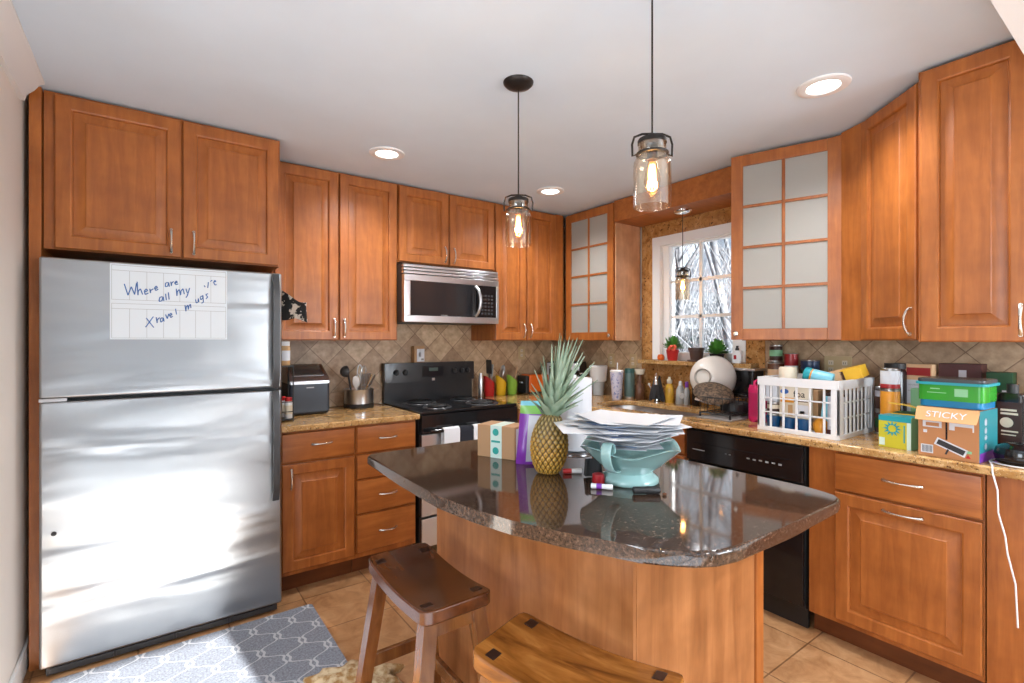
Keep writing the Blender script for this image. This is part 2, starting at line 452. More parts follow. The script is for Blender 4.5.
# ------------------------------------------------------------------ mesh builder
class MB:
    def __init__(self):
        self.bm = bmesh.new()
        self.beveled = False

    def _xf(self, verts, mat):
        if mat is not None:
            bmesh.ops.transform(self.bm, matrix=mat, verts=verts)

    def box(self, x0, x1, y0, y1, z0, z1, bev=0.0, seg=2, mat=None):
        r = bmesh.ops.create_cube(self.bm, size=1.0)
        vs = r['verts']
        for v in vs:
            v.co = Vector(((x0 + x1) / 2 + v.co.x * (x1 - x0), (y0 + y1) / 2 + v.co.y * (y1 - y0), (z0 + z1) / 2 + v.co.z * (z1 - z0)))
        if bev > 0:
            self.beveled = True
            es = list({e for v in vs for e in v.link_edges})
            rr = bmesh.ops.bevel(self.bm, geom=es, offset=bev, segments=seg, affect='EDGES', profile=0.5)
            vs = list({v for f in rr['faces'] for v in f.verts} | {v for v in vs if v.is_valid})
        self._xf(vs, mat)
        return self

    def lathe(self, prof, n=24, mat=None, fn=None, cap=True):
        rings = []
        new = []
        for (r, z) in prof:
            ring = []
            if r <= 1e-6:
                v = self.bm.verts.new((0, 0, z))
                ring = [v]
            else:
                for k in range(n):
                    a = 2 * PI * k / n
                    rr, zz = (r, z) if fn is None else fn(r, z, a)
                    ring.append(self.bm.verts.new((rr * math.cos(a), rr * math.sin(a), zz)))
            new += ring
            rings.append(ring)
        for A, B in zip(rings, rings[1:]):
            if len(A) == 1 and len(B) == 1:
                continue
            for k in range(n):
                k2 = (k + 1) % n
                if len(A) == 1:
                    self.bm.faces.new((A[0], B[k2], B[k]))
                elif len(B) == 1:
                    self.bm.faces.new((A[k], A[k2], B[0]))
                else:
                    self.bm.faces.new((A[k], A[k2], B[k2], B[k]))
        if cap:
            if len(rings[0]) > 1:
                self.bm.faces.new(list(reversed(rings[0])))
            if len(rings[-1]) > 1:
                self.bm.faces.new(rings[-1])
        self._xf(new, mat)
        return self

    def cyl(self, p0, p1, r0, r1=None, n=16):
        r1 = r0 if r1 is None else r1
        return self.tube([p0, p1], [r0, r1], n)

    def tube(self, pts, r, n=8, closed=False, flat=1.0):
        pts = [Vector(p) for p in pts]
        N = len(pts)
        rs = r if isinstance(r, (list, tuple)) else [r] * N
        rings = []
        prev = None
        for i, p in enumerate(pts):
            if closed:
                d = pts[(i + 1) % N] - pts[i - 1]
            else:
                d = pts[min(i + 1, N - 1)] - pts[max(i - 1, 0)]
            d.normalize()
            if prev is None:
                u = Vector((0, 0, 1)) if abs(d.z) < 0.9 else Vector((1, 0, 0))
                u = (u - d * u.dot(d)).normalized()
            else:
                u = prev - d * prev.dot(d)
                u = u.normalized() if u.length > 1e-6 else d.orthogonal().normalized()
            prev = u
            v = d.cross(u)
            rings.append([self.bm.verts.new(p + (u * math.cos(2 * PI * k / n) * flat + v * math.sin(2 * PI * k / n)) * rs[i]) for k in range(n)])
        pairs = list(zip(rings, rings[1:]))
        if closed:
            pairs.append((rings[-1], rings[0]))
        for A, B in pairs:
            for k in range(n):
                k2 = (k + 1) % n
                self.bm.faces.new((A[k], A[k2], B[k2], B[k]))
        if not closed:
            self.bm.faces.new(list(reversed(rings[0])))
            self.bm.faces.new(rings[-1])
        return self

    def prism(self, poly, z0, z1, bev=0.0, mat=None, top_inset=0.0, seg=2):
        lo = [self.bm.verts.new((x, y, z0)) for x, y in poly]
        hi = [self.bm.verts.new((x, y, z1)) for x, y in poly]
        n = len(poly)
        fs = [self.bm.faces.new(list(reversed(lo))), self.bm.faces.new(hi)]
        for k in range(n):
            k2 = (k + 1) % n
            fs.append(self.bm.faces.new((lo[k], lo[k2], hi[k2], hi[k])))
        vs = lo + hi
        if bev > 0:
            self.beveled = True
            es = list({e for f in fs[:2] for e in f.edges})
            rr = bmesh.ops.bevel(self.bm, geom=es, offset=bev, segments=seg, affect='EDGES', profile=0.5)
            vs = list({v for f in rr['faces'] for v in f.verts} | {v for v in vs if v.is_valid})
        self._xf(vs, mat)
        return self

    def grid(self, fn, nu, nv, thick=0.0):
        V = [[self.bm.verts.new(fn(i / nu, j / nv)) for j in range(nv + 1)] for i in range(nu + 1)]
        fs = []
        for i in range(nu):
            for j in range(nv):
                fs.append(self.bm.faces.new((V[i][j], V[i + 1][j], V[i + 1][j + 1], V[i][j + 1])))
        if thick:
            self.bm.normal_update()
            bmesh.ops.solidify(self.bm, geom=fs, thickness=thick)
        return self

    def loops(self, w, h, ls):
        """nested rectangles in the XZ plane: (inset, y); last one is filled"""
        rings = []
        for ins, y in ls:
            rings.append([self.bm.verts.new(c) for c in ((ins, y, ins), (w - ins, y, ins), (w - ins, y, h - ins), (ins, y, h - ins))])
        for A, B in zip(rings, rings[1:]):
            for k in range(4):
                k2 = (k + 1) % 4
                self.bm.faces.new((A[k], A[k2], B[k2], B[k]))
        self.bm.faces.new(rings[-1])
        self.bm.faces.new(list(reversed(rings[0])))
        return self

    def build(self, name, mat, parent=None, loc=(0, 0, 0), rot=(0, 0, 0), label=None, smooth=40, recalc=True):
        bm = self.bm
        if recalc:
            bmesh.ops.recalc_face_normals(bm, faces=bm.faces[:])
        lim = R(smooth)
        for f in bm.faces:
            f.smooth = True
        for e in bm.edges:
            if len(e.link_faces) == 2:
                e.smooth = e.calc_face_angle(0) < lim
            else:
                e.smooth = False
        me = bpy.data.meshes.new(name)
        bm.to_mesh(me)
        bm.free()
        me.materials.append(M[mat] if isinstance(mat, str) else mat)
        o = bpy.data.objects.new(name, me)
        COL.objects.link(o)
        o.location = loc
        o.rotation_euler = rot
        if parent is not None:
            o.parent = parent
        if label:
            o['label'] = label
        if self.beveled:
            wn = o.modifiers.new('shading', 'WEIGHTED_NORMAL')
            wn.keep_sharp = True
            wn.weight = 90
        return o

def thing(name, label, cat, loc=(0, 0, 0), rz=0.0, group=None, rot=None):
    o = bpy.data.objects.new(name, None)
    o.empty_display_size = 0.05
    COL.objects.link(o)
    o.location = loc
    o.rotation_euler = rot if rot is not None else (0, 0, rz)
    tag(o, label, cat, group)
    return o

def tag(o, label, cat, group=None):
    o['label'] = label
    o['category'] = cat
    if group:
        o['group'] = group
    return o

def struct(name, mb, mat, label=None, parent=None, **kw):
    o = mb.build(name, mat, parent, **kw)
    o['kind'] = 'structure'
    if label:
        o['label'] = label
    return o

def B(*a, **k):
    return MB().box(*a, **k)

def T(x=0, y=0, z=0):
    return Matrix.Translation((x, y, z))

def text(name, s, size, mat, parent, loc, rot=(R(90), 0, 0), label=None, sx=1.0):
    c = bpy.data.curves.new(name + '_curve', 'FONT')
    c.body = s
    c.size = size
    c.align_x = 'CENTER'
    c.align_y = 'CENTER'
    c.extrude = 0.0004
    tmp = bpy.data.objects.new('tmp', c)
    me = bpy.data.meshes.new_from_object(tmp)
    bpy.data.objects.remove(tmp)
    me.name = name
    me.materials.clear()
    me.materials.append(M[mat])
    o = bpy.data.objects.new(name, me)
    COL.objects.link(o)
    o.parent = parent
    o.location = loc
    o.rotation_euler = rot
    o.scale = (sx, 1, 1)
    if label:
        o['label'] = label
    return o

def poly_round(pts, radii, n=6):
    out = []
    N = len(pts)
    for i in range(N):
        p = Vector(pts[i]).to_2d()
        a = Vector(pts[i - 1]).to_2d()
        b = Vector(pts[(i + 1) % N]).to_2d()
        r = radii[i] if isinstance(radii, (list, tuple)) else radii
        if r <= 0:
            out.append((p.x, p.y))
            continue
        p0 = p + (a - p).normalized() * r
        p1 = p + (b - p).normalized() * r
        for k in range(n + 1):
            t = k / n
            q = p0 * (1 - t) ** 2 + p * 2 * t * (1 - t) + p1 * t * t
            out.append((q.x, q.y))
    return out

# ------------------------------------------------------------------ setting
WY, WX, WL, H = 3.54, 3.18, -0.425, 2.44     # back wall, sink wall, wall beside the fridge, ceiling
struct('floor', B(-3.6, 3.4, -2.4, 3.7, -0.08, 0.0), 'floor')
struct('ceiling', B(-3.6, 3.4, -2.4, 3.7, H, H + 0.12), 'ceiling')
struct('wall_back', B(-0.6, 3.4, WY, WY + 0.14, 0, H), 'wall')
struct('wall_left', B(WL - 0.12, WL, 1.7, WY, 0, H), 'wall')
struct('wall_dining', B(-3.6, WL - 0.12, 1.7, 1.82, 0, H), 'wall')
# sink wall with its window opening
GY0, GY1, GZ0, GZ1 = 1.80, 2.44, 1.225, 2.16
sw = MB()
sw.box(WX, WX + 0.14, GY1, WY, 0, H).box(WX, WX + 0.14, -2.4, GY0, 0, H)
sw.box(WX, WX + 0.14, GY0, GY1, 0, GZ0).box(WX, WX + 0.14, GY0, GY1, GZ1, H)
struct('wall_right', sw, 'wall')
# rear wall: patio door opening, slit for the sun streak, added window opening
rw = MB()
rw.box(-3.6, -0.90, -2.34, -2.2, 0, H).box(1.04, 1.362, -2.34, -2.2, 0, 2.1).box(1.385, 1.75, -2.34, -2.2, 0, H).box(3.0, 3.4, -2.34, -2.2, 0, H).box(1.75, 3.0, -2.34, -2.2, 0, 0.95).box(1.75, 3.0, -2.34, -2.2, 2.1, H).box(-0.90, 1.385, -2.34, -2.2, 2.1, H)
struct('wall_rear', rw, 'wall')
dw = MB()
dw.box(-3.6, -3.46, -2.4, -1.25, 0, H).box(-3.6, -3.46, 0.65, 1.82, 0, H).box(-3.6, -3.46, -1.25, 0.65, 0, 0.8).box(-3.6, -3.46, -1.25, 0.65, 2.1, H)
struct('wall_dining_side', dw, 'wall')
d1 = MB()
for x in (-0.90, 0.04, 0.98):
    d1.box(x, x + 0.06, -2.31, -2.25, 0, 2.1)
d1.box(-0.90, 1.04, -2.31, -2.25, 0, 0.06).box(-0.90, 1.04, -2.31, -2.25, 2.04, 2.1)
pd = struct('door_1', d1, 'white_p')
struct('door_glass', B(-0.88, 1.02, -2.285, -2.279, 0.05, 2.05), 'glass', parent=pd)
d3 = MB()
for x in (1.75, 2.345, 2.94):
    d3.box(x, x + 0.06, -2.31, -2.25, 0.95, 2.1)
d3.box(1.75, 3.0, -2.31, -2.25, 0.95, 1.01).box(1.75, 3.0, -2.31, -2.25, 2.04, 2.1)
w3 = struct('added_window_3', d3, 'white_p')  # unseen window added to brighten the fronts on the back wall
o = B(1.755, 2.995, -2.245, -2.238, 0.96, 2.095).build('sun_block_panel', 'white')  # opaque panel added to keep the sun out of this window
tag(o, 'unseen white panel added inside the rear window to block the sun', 'blind')
struct('added_rear_glass', B(1.80, 2.95, -2.285, -2.279, 1.0, 2.05), 'glass', parent=w3)
d2 = MB()
for y in (-1.25, -0.33, 0.59):
    d2.box(-3.56, -3.5, y, y + 0.06, 0.8, 2.1)
d2.box(-3.56, -3.5, -1.25, 0.65, 0.8, 0.86).box(-3.56, -3.5, -1.25, 0.65, 2.04, 2.1)
w2 = struct('added_window_2', d2, 'white_p')  # unseen dining window, added to bring in more light
struct('added_window_glass', B(-3.533, -3.527, -1.2, 0.6, 0.85, 2.05), 'glass', parent=w2)
# dropped beam overhead at the edge of the kitchen
struct('beam', B(-3.45, WX, -0.10, 0.334, 2.30, H), 'white_p')
# crown and baseboard on the wall beside the fridge
cr = MB()
prof = [(0, 0), (0.075, 0), (0.075, -0.012), (0.06, -0.02), (0.045, -0.045), (0.022, -0.07), (0.016, -0.095), (0, -0.095)]
cr.prism(prof, 0, 1.08, mat=Matrix.Translation((WL, 2.80, H)) @ Matrix.Rotation(R(90), 4, 'X'))
struct('trim_1', cr, 'white_p', smooth=60)
struct('baseboard_left', B(WL, WL + 0.014, 1.72, 3.0, 0, 0.10, bev=0.004), 'white_p')
# tile backsplashes and granite around the window
struct('wall_backsplash', MB().box(0.50, WX, WY - 0.012, WY, 0.914, 1.95), 'splash_y')
struct('wall_backsplash_side', MB().box(WX - 0.012, WX, 2.60, WY - 0.012, 0.914, 1.40).box(WX - 0.012, WX, -0.3, 1.66, 0.914, 1.40), 'splash_x')
gs = MB()
gs.box(WX - 0.018, WX, 2.44, 2.60, 0.914, 2.272).box(WX - 0.018, WX, 1.62, 1.80, 0.914, 2.272)
gs.box(WX - 0.018, WX, 1.80, 2.44, 2.16, 2.272).box(WX - 0.018, WX, 1.80, 2.44, 0.914, 1.195)
struct('trim_2', gs, 'granite_wall')
struct('windowsill', B(WX - 0.115, WX + 0.10, 1.66, 2.56, 1.195, 1.225, bev=0.004), 'granite')
# low granite upstand along the back counter
up = MB()
up.box(0.565, 1.352, WY - 0.030, WY - 0.012, 0.915, 1.015, bev=0.003)
struct('trim_3', up, 'splash_y')
# kitchen window
wf = MB()
cz0, cz1, cy0, cy1 = 1.226, 2.165, 1.745, 2.495
ct = 0.07
wf.box(WX - 0.022, WX + 0.02, cy1 - ct, cy1, cz0, cz1, bev=0.004).box(WX - 0.022, WX + 0.02, cy0, cy0 + ct, cz0, cz1, bev=0.004).box(WX - 0.024, WX + 0.02, cy0, cy1, cz1 - ct, cz1, bev=0.004)
win = struct('window_1', wf, 'white_p')
fr = MB()
gy0, gy1 = 1.86, 2.37
fr.box(WX + 0.02, WX + 0.09, gy1, 2.44, cz0, 2.16).box(WX + 0.02, WX + 0.09, 1.80, gy0, cz0, 2.16).box(WX + 0.02, WX + 0.09, gy0, gy1, 2.085, 2.16).box(WX + 0.02, WX + 0.09, gy0, gy1, cz0, 1.285)
for k in (1,):
    y = gy0 + (gy1 - gy0) * k / 2
    fr.box(WX + 0.04, WX + 0.065, y - 0.011, y + 0.011, 1.28, 2.09)
for z in (1.55, 1.817):
    fr.box(WX + 0.04, WX + 0.065, gy0, gy1, z - 0.011, z + 0.011)
struct('window_frame', fr, 'white_p', parent=win)
struct('window_pane', B(WX + 0.05, WX + 0.055, gy0 - 0.005, gy1 + 0.005, 1.275, 2.095), 'glass', parent=win)

# outside the window
yard = MB()
yard.grid(lambda u, v: Vector((4.2 + u * 26, -12 + v * 30, -0.6 + (u * u) * 9.0)), 16, 16)
struct('ground_outside', yard, 'yard')
rear = MB()  # unseen bank added past the patio door to darken the fridge's reflection
rear.grid(lambda u, v: Vector((-14 + u * 28, -2.36 - v * 16, -0.12 + 2.6 * max(0.0, min(1.0, (v - 0.28) / 0.16)) + 0.25 * math.sin(u * 40) * max(0.0, min(1.0, (v - 0.3) / 0.1)))), 40, 24)
struct('added_rear_bank', rear, 'yard')

rng = random.Random(5)
def branch(mb, p, d, L, r, depth):
    pts = [p]
    q = p.copy()
    dd = d.copy()
    for k in range(4):
        dd = (dd + Vector((rng.uniform(-1, 1), rng.uniform(-1, 1), rng.uniform(-0.4, 0.9))) * (0.10 + 0.07 * depth)).normalized()
        q = q + dd * (L / 4)
        pts.append(q.copy())
    mb.tube(pts, [r, r * 0.88, r * 0.75, r * 0.6, r * 0.45], 5)
    if depth < 3:
        for k in range(5 if depth == 0 else 4):
            i = rng.randint(1, 4)
            nd = (dd + Vector((rng.uniform(-1, 1), rng.uniform(-1, 1), rng.uniform(-0.2, 0.8))) * 0.95).normalized()
            branch(mb, pts[i], nd, L * rng.uniform(0.38, 0.6), max(0.008, r * 0.42), depth + 1)
ti = 0
for (x, y) in [(7.2, 4.1), (8.6, 6.1), (10.2, 5.4), (11.5, 8.2), (13.4, 7.2), (14.8, 10.2), (12.4, 9.7), (16.2, 9.0)]:
    mb = MB()
    u = (x - 4.2) / 26
    r0 = rng.uniform(0.05, 0.10)
    branch(mb, Vector((0, 0, 0)), Vector((rng.uniform(-0.06, 0.06), rng.uniform(-0.06, 0.06), 1)), rng.uniform(5.5, 7.5), r0, 0)
    o = mb.build('bare_tree', 'bark', loc=(x, y, -0.65 + u * u * 9), recalc=False)
    tag(o, 'bare leafless tree standing in the woods outside the window', 'tree', 'bare trees outside the window')
    ti += 1
tw = MB()
for k in range(1500):
    x = rng.uniform(6.5, 17)
    y = x * 0.62 + rng.uniform(-3.2, 2.6)
    u = (x - 4.2) / 26
    z = -0.6 + u * u * 9
    p = Vector((x, y, z))
    d = Vector((rng.uniform(-0.7, 0.7), rng.uniform(-0.7, 0.7), 1)).normalized()
    L = rng.uniform(1.2, 4.2)
    tw.tube([p, p + d * L * 0.5 + Vector((rng.uniform(-.15, .15), rng.uniform(-.15, .15), 0)), p + d * L + Vector((rng.uniform(-.3, .3), rng.uniform(-.3, .3), 0))], [0.014, 0.010, 0.005], 3)
o = tw.build('brush_thicket', 'brush', recalc=False)
o['kind'] = 'stuff'
tag(o, 'tangle of pale dry brush among the trees outside', 'brush')

# ------------------------------------------------------------------ cabinet kit
DT = 0.02
def handle(parent, cx, cz, vertical=True, y=-DT, L=0.105):
    mb = MB()
    n = 12
    pts, rs = [], []
    for i in range(n + 1):
        t = i / n
        a = (t - 0.5) * L
        out = -0.006 - 0.022 * math.sin(PI * t) ** 0.7
        pts.append((0, out, a) if vertical else (a, out, 0))
        rs.append(0.0042 + 0.0022 * abs(math.cos(PI * t)) ** 2)
    mb.tube(pts, rs, 8)
    for s in (-1, 1):
        e = s * L / 2
        p0 = (0, 0, e) if vertical else (e, 0, 0)
        p1 = (0, -0.010, e) if vertical else (e, -0.010, 0)
        mb.tube([p0, p1], [0.0085, 0.0062], 10)
    return mb.build('handle', 'nickel', parent, loc=(cx, y, cz), label='brushed nickel bow handle')

def knob(parent, cx, cz, y=-DT):
    mb = MB()
    mb.lathe([(0.006, 0), (0.005, 0.012), (0.013, 0.017), (0.015, 0.022), (0.011, 0.028), (0, 0.030)], 14, mat=Matrix.Rotation(R(90), 4, 'X'))
    return mb.build('knob', 'nickel', parent, loc=(cx, y, cz), label='round nickel knob')

def door(parent, x0, x1, z0, z1, mat='cab', rail=0.058, name='door'):
    w_, h_ = x1 - x0, z1 - z0
    mb = MB()
    mb.loops(w_, h_, [(0, 0), (0, -DT + 0.004), (0.004, -DT), (rail - 0.007, -DT), (rail - 0.001, -DT + 0.003), (rail + 0.002, -DT + 0.014), (rail + 0.009, -DT + 0.014), (rail + 0.042, -DT + 0.003), (rail + 0.045, -DT)])
    return mb.build(name, mat, parent, loc=(x0, 0, z0), smooth=25)

def drawer(parent, x0, x1, z0, z1):
    mb = MB()
    mb.loops(x1 - x0, z1 - z0, [(0, 0), (0, -DT + 0.007), (0.003, -DT + 0.002), (0.010, -DT)])
    o = mb.build('drawer', 'cab_h', parent, loc=(x0, 0, z0), smooth=25)
    return o

def glass_door(parent, w_, h_, loc, rot=(0, 0, 0)):
    """frame of rails and muntins with a sheet of frosted glass; hinge at the local origin"""
    mb = MB()
    r = 0.062
    mb.box(0, r, -DT, 0, 0, h_, bev=0.002).box(w_ - r, w_, -DT, 0, 0, h_, bev=0.002)
    mb.box(r, w_ - r, -DT, 0, 0, r, bev=0.002).box(r, w_ - r, -DT, 0, h_ - r, h_, bev=0.002)
    mb.box(w_ / 2 - 0.008, w_ / 2 + 0.008, -DT + 0.002, -0.002, r, h_ - r, bev=0.002)
    for k in (1, 2, 3):
        z = r + (h_ - 2 * r) * k / 4
        mb.box(r, w_ - r, -DT + 0.002, -0.002, z - 0.008, z + 0.008, bev=0.002)
    d = mb.build('door', 'cab', parent, loc=loc, rot=rot)
    B(r - 0.006, w_ - r + 0.006, -0.010, -0.006, r - 0.006, h_ - r + 0.006).build('glass', 'frosted', d, label='frosted glass panes')
    return d

def wall_cab(label, loc, rz, w_, z0, z1, depth, doors, group=None, handles=True):
    t = thing('wall_cabinet', label, 'cabinet', loc, rz, group)
    B(0, w_, 0, depth, z0, z1, bev=0.001).build('body', 'cab', t)
    for (a, b, hx) in doors:
        d = door(t, a, b, z0 + 0.004, z1 - 0.012)
        if hx is not None:
            handle(d, hx - a, 0.075)
    return t

TOP = 2.432
BK = 3.19            # front of the wall cabinet bodies on the back wall
wall_cab('tall two-door cherry wall cabinet beside the fridge, above the ice maker', (0.58, BK, 0), 0, 0.776, 1.372, TOP, WY - BK - 0.013,
         [(0.012, 0.378, 0.352), (0.388, 0.768, 0.414)])
wall_cab('short two-door cherry wall cabinet over the microwave', (1.36, BK, 0), 0, 0.784, 1.905, TOP, WY - BK - 0.013,
         [(0.004, 0.382, 0.350), (0.391, 0.778, 0.423)])
t = wall_cab('tall two-door cherry wall cabinet in the corner past the microwave', (2.147, BK, 0), 0, 0.70, 1.372, TOP, WY - BK - 0.013,
         [(0.004, 0.297, 0.272), (0.313, 0.613, 0.340)])
B(0.617, 0.70, -0.012, 0.0, 1.372, TOP).build('filler_strip', 'cab', t)
# over the fridge
t = wall_cab('wide two-door cherry cabinet mounted above the refrigerator', (-0.362, 2.87, 0), 0, 0.922, 1.762, TOP, WY - 2.88,
             [(0.036, 0.486, 0.445), (0.492, 0.914, 0.535)])
o = B(-0.404, -0.366, 2.845, WY - 0.01, 0.0, TOP, bev=0.001).build('side_panel', 'cab')
tag(o, 'tall narrow cherry side panel between the fridge and the wall', 'panel')

# glass cabinet by the corner, on the sink wall
def carcass(w_, z0, z1, dep):
    mb = MB()
    mb.box(0, 0.018, 0, dep, z0, z1).box(w_ - 0.018, w_, 0, dep, z0, z1).box(0.018, w_ - 0.018, 0, dep, z0, z0 + 0.018).box(0.018, w_ - 0.018, 0, dep, z1 - 0.018, z1)
    mb.box(0.018, w_ - 0.018, dep - 0.01, dep, z0 + 0.018, z1 - 0.018)
    return mb
SK = 2.88            # front of the wall cabinet bodies on the sink wall
HH = TOP - 1.372
t = thing('glass_cabinet', 'frosted-glass-door cherry cabinet in the corner, closed, left of the window', 'cabinet', (SK, 3.165, 0), R(-90))
carcass(0.545, 1.372, TOP, WX - SK - 0.013).build('body', 'cab', t)
B(0.545, 0.552, -0.001, WX - SK - 0.020, 1.372, 2.272).build('side_veneer', 'cab_side', t, label='paler wood veneer side')
d = glass_door(t, 0.535, HH - 0.016, (0.005, 0, 1.376))
knob(d, 0.505, 0.035)
sh = MB()
for z in (1.64, 1.90, 2.15):
    sh.box(0.02, 0.525, 0.03, 0.27, z, z + 0.018)
sh.build('shelf', 'cab_side', t)
# glass cabinet with its door ajar
t = thing('glass_cabinet', 'frosted-glass-door cherry cabinet with its door ajar, beside the window over the white crate', 'cabinet', (SK, 1.612, 0), R(-90))
carcass(0.536, 1.372, TOP, WX - SK - 0.013).build('body', 'cab', t)
# hinge on the far side: local x = 0.532
d = glass_door(t, 0.53, HH - 0.016, (0.534, 0, 1.376), (0, 0, 0))
d.rotation_euler = (0, 0, R(18.0))
d.data.transform(Matrix.Translation((-0.53, 0, 0)))
for c in d.children:
    c.data.transform(Matrix.Translation((-0.53, 0, 0)))
knob(d, -0.50, 0.035)
sh = MB()
for z in (1.64, 1.90, 2.15):
    sh.box(0.02, 0.515, 0.03, 0.27, z, z + 0.018)
sh.build('shelf', 'cab_side', t)
# box valance bridging the window between both
vl = MB()
vl.box(SK - 0.02, SK, 1.615, 2.612, 2.272, TOP)
vl.box(SK, WX - 0.02, 1.615, 2.612, 2.272, 2.29)
o = vl.build('window_valance', 'cab_h')
tag(o, 'cherry box valance bridging the two glass cabinets above the window', 'valance')

# diagonal cabinet and deep cabinet
ax, ay, bx_, by_ = 2.797, 0.953, 2.537, 0.660
ang = math.atan2(by_ - ay, bx_ - ax)
Ld = math.hypot(bx_ - ax, by_ - ay)
t = thing('corner_cabinet', 'narrow angled single-door cherry wall cabinet in the bend of the cupboard run', 'cabinet', (ax, ay, 0), ang)
inv = Matrix.Rotation(-ang, 4, 'Z') @ Matrix.Translation((-ax, -ay, 0))
mb = MB()
mb.prism([(2.86, 1.074), (2.797, 0.955), (2.797, 0.953), (2.540, 0.6635), (WX - 0.013, 0.6635), (WX - 0.013, 1.074)], 1.372, TOP)
mb.build('body', 'cab', t).matrix_local = inv
d = door(t, 0.008, Ld - 0.01, 1.376, TOP - 0.012, rail=0.055)
handle(d, Ld - 0.045, 0.075)
t = thing('deep_cabinet', 'deep single-door cherry wall cabinet closest to the ceiling beam', 'cabinet', (2.466, 0.653, 0), R(-90))
B(0, 0.318, 0, WX - 2.466 - 0.013, 1.366, TOP, bev=0.001).build('body', 'cab', t)
d = door(t, 0.010, 0.316, 1.368, TOP - 0.008)
handle(d, 0.281, 0.075)

# base cabinets on the back wall
def base_cab(label, loc, rz, w_, depth, name='base_cabinet'):
    t = thing(name, label, 'cabinet', loc, rz)
    B(0, w_, 0, depth, 0.10, 0.878).build('body', 'cab', t)
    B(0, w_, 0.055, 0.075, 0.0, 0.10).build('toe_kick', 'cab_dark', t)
    return t
BF = 2.892
t = base_cab('cherry base cabinet with one drawer over one door, beside the fridge', (0.566, BF, 0), 0, 0.402, WY - BF - 0.002)
d = drawer(t, 0.006, 0.396, 0.716, 0.868)
handle(d, 0.205, 0.085, False)
d = door(t, 0.006, 0.396, 0.125, 0.702)
handle(d, 0.045, 0.50)
t = base_cab('cherry base cabinet with a stack of four drawers beside the stove', (0.971, BF, 0), 0, 0.380, WY - BF - 0.002)
for z0, z1 in ((0.716, 0.868), (0.565, 0.704), (0.362, 0.553), (0.135, 0.350)):
    d = drawer(t, 0.006, 0.374, z0, z1)
    handle(d, 0.185, (z1 - z0) / 2, False)
t = base_cab('plain cherry corner base cabinet between the stove and the sink run', (2.140, BF, 0), 0, 0.362, WY - BF - 0.002)
door(t, 0.006, 0.352, 0.125, 0.868)
# sink run, fronts facing -X
SF = 2.512
dep = WX - SF - 0.002
t = base_cab('cherry sink base cabinet with two doors beside the dishwasher', (SF, 2.86, 0), R(-90), 1.128, dep)
t.children[0].data.clear_geometry()
mbx = MB().box(0, 1.128, 0, 0.02, 0.10, 0.878).box(0, 0.018, 0.02, dep, 0.10, 0.878).box(1.11, 1.128, 0.02, dep, 0.10, 0.878).box(0.018, 1.11, 0.02, dep, 0.10, 0.118)
tmp = mbx.build('tmp', 'cab')
bmx = bmesh.new(); bmx.from_mesh(tmp.data); bmx.to_mesh(t.children[0].data); bmx.free()
bpy.data.objects.remove(tmp)
for a, b, hx in ((0.29, 0.70, 0.66), (0.71, 1.12, 0.75)):
    d = door(t, a, b, 0.125, 0.702)
    handle(d, hx - a, 0.50)
dd = drawer(t, 0.29, 1.12, 0.716, 0.868)
t = base_cab('cherry base cabinet with a drawer above one wide pull-out door', (SF, 1.078, 0), R(-90), 0.612, dep)
d = drawer(t, 0.115, 0.606, 0.706, 0.868)
handle(d, 0.25, 0.082, False, L=0.13)
d = door(t, 0.115, 0.606, 0.125, 0.695)
handle(d, 0.25, 0.535, False, L=0.13)
o = B(SF - 0.012, WX - 0.002, -0.30, 0.460, 0.0, 0.878, bev=0.001).build('end_cabinet', 'cab')
tag(o, 'plain doorless cherry cabinet end behind the dangling white cable', 'cabinet')

# dishwasher
t = thing('dishwasher', 'black built-in dishwasher under the white crate', 'dishwasher', (SF - 0.005, 1.725, 0), R(-90))
B(0.004, 0.632, 0.0, 0.55, 0.10, 0.872).build('body', 'black_m', t)
B(0.006, 0.630, -0.022, 0.0, 0.115, 0.690, bev=0.004).build('door', 'black', t)
cp = MB()
cp.box(0.006, 0.630, -0.026, 0.0, 0.70, 0.868, bev=0.004)
cp.prism([(0.05, 0.800), (0.58, 0.800), (0.42, 0.772), (0.20, 0.772)], 0.0, 0.006, mat=Matrix.Translation((0, -0.026, 0)) @ Matrix.Rotation(R(90), 4, 'X'))
cpo = cp.build('control_panel', 'black', t)
bt = MB()
for k in range(6):
    bt.box(0.36 + 0.032 * k, 0.376 + 0.032 * k, -0.0268, -0.0255, 0.765 - 0.002 * (k % 2), 0.772)
bt.box(0.24, 0.252, -0.0268, -0.0255, 0.766, 0.770).box(0.262, 0.274, -0.0268, -0.0255, 0.766, 0.770).box(0.045, 0.12, -0.0268, -0.0255, 0.760, 0.764)
bt.build('buttons', 'line', cpo, label='small pale buttons and marks')
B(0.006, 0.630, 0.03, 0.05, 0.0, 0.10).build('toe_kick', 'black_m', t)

# worktops
def worktop(name, poly, label, hole=None):
    mb = MB().prism(poly, 0.880, 0.914, bev=0.008, seg=3)
    return mb
o = MB().prism([(0.552, 2.855), (1.364, 2.855), (1.364, WY - 0.013), (0.552, WY - 0.013)], 0.880, 0.914, bev=0.007, seg=3).build('worktop', 'granite')
tag(o, 'golden granite worktop between the fridge and the stove', 'worktop')
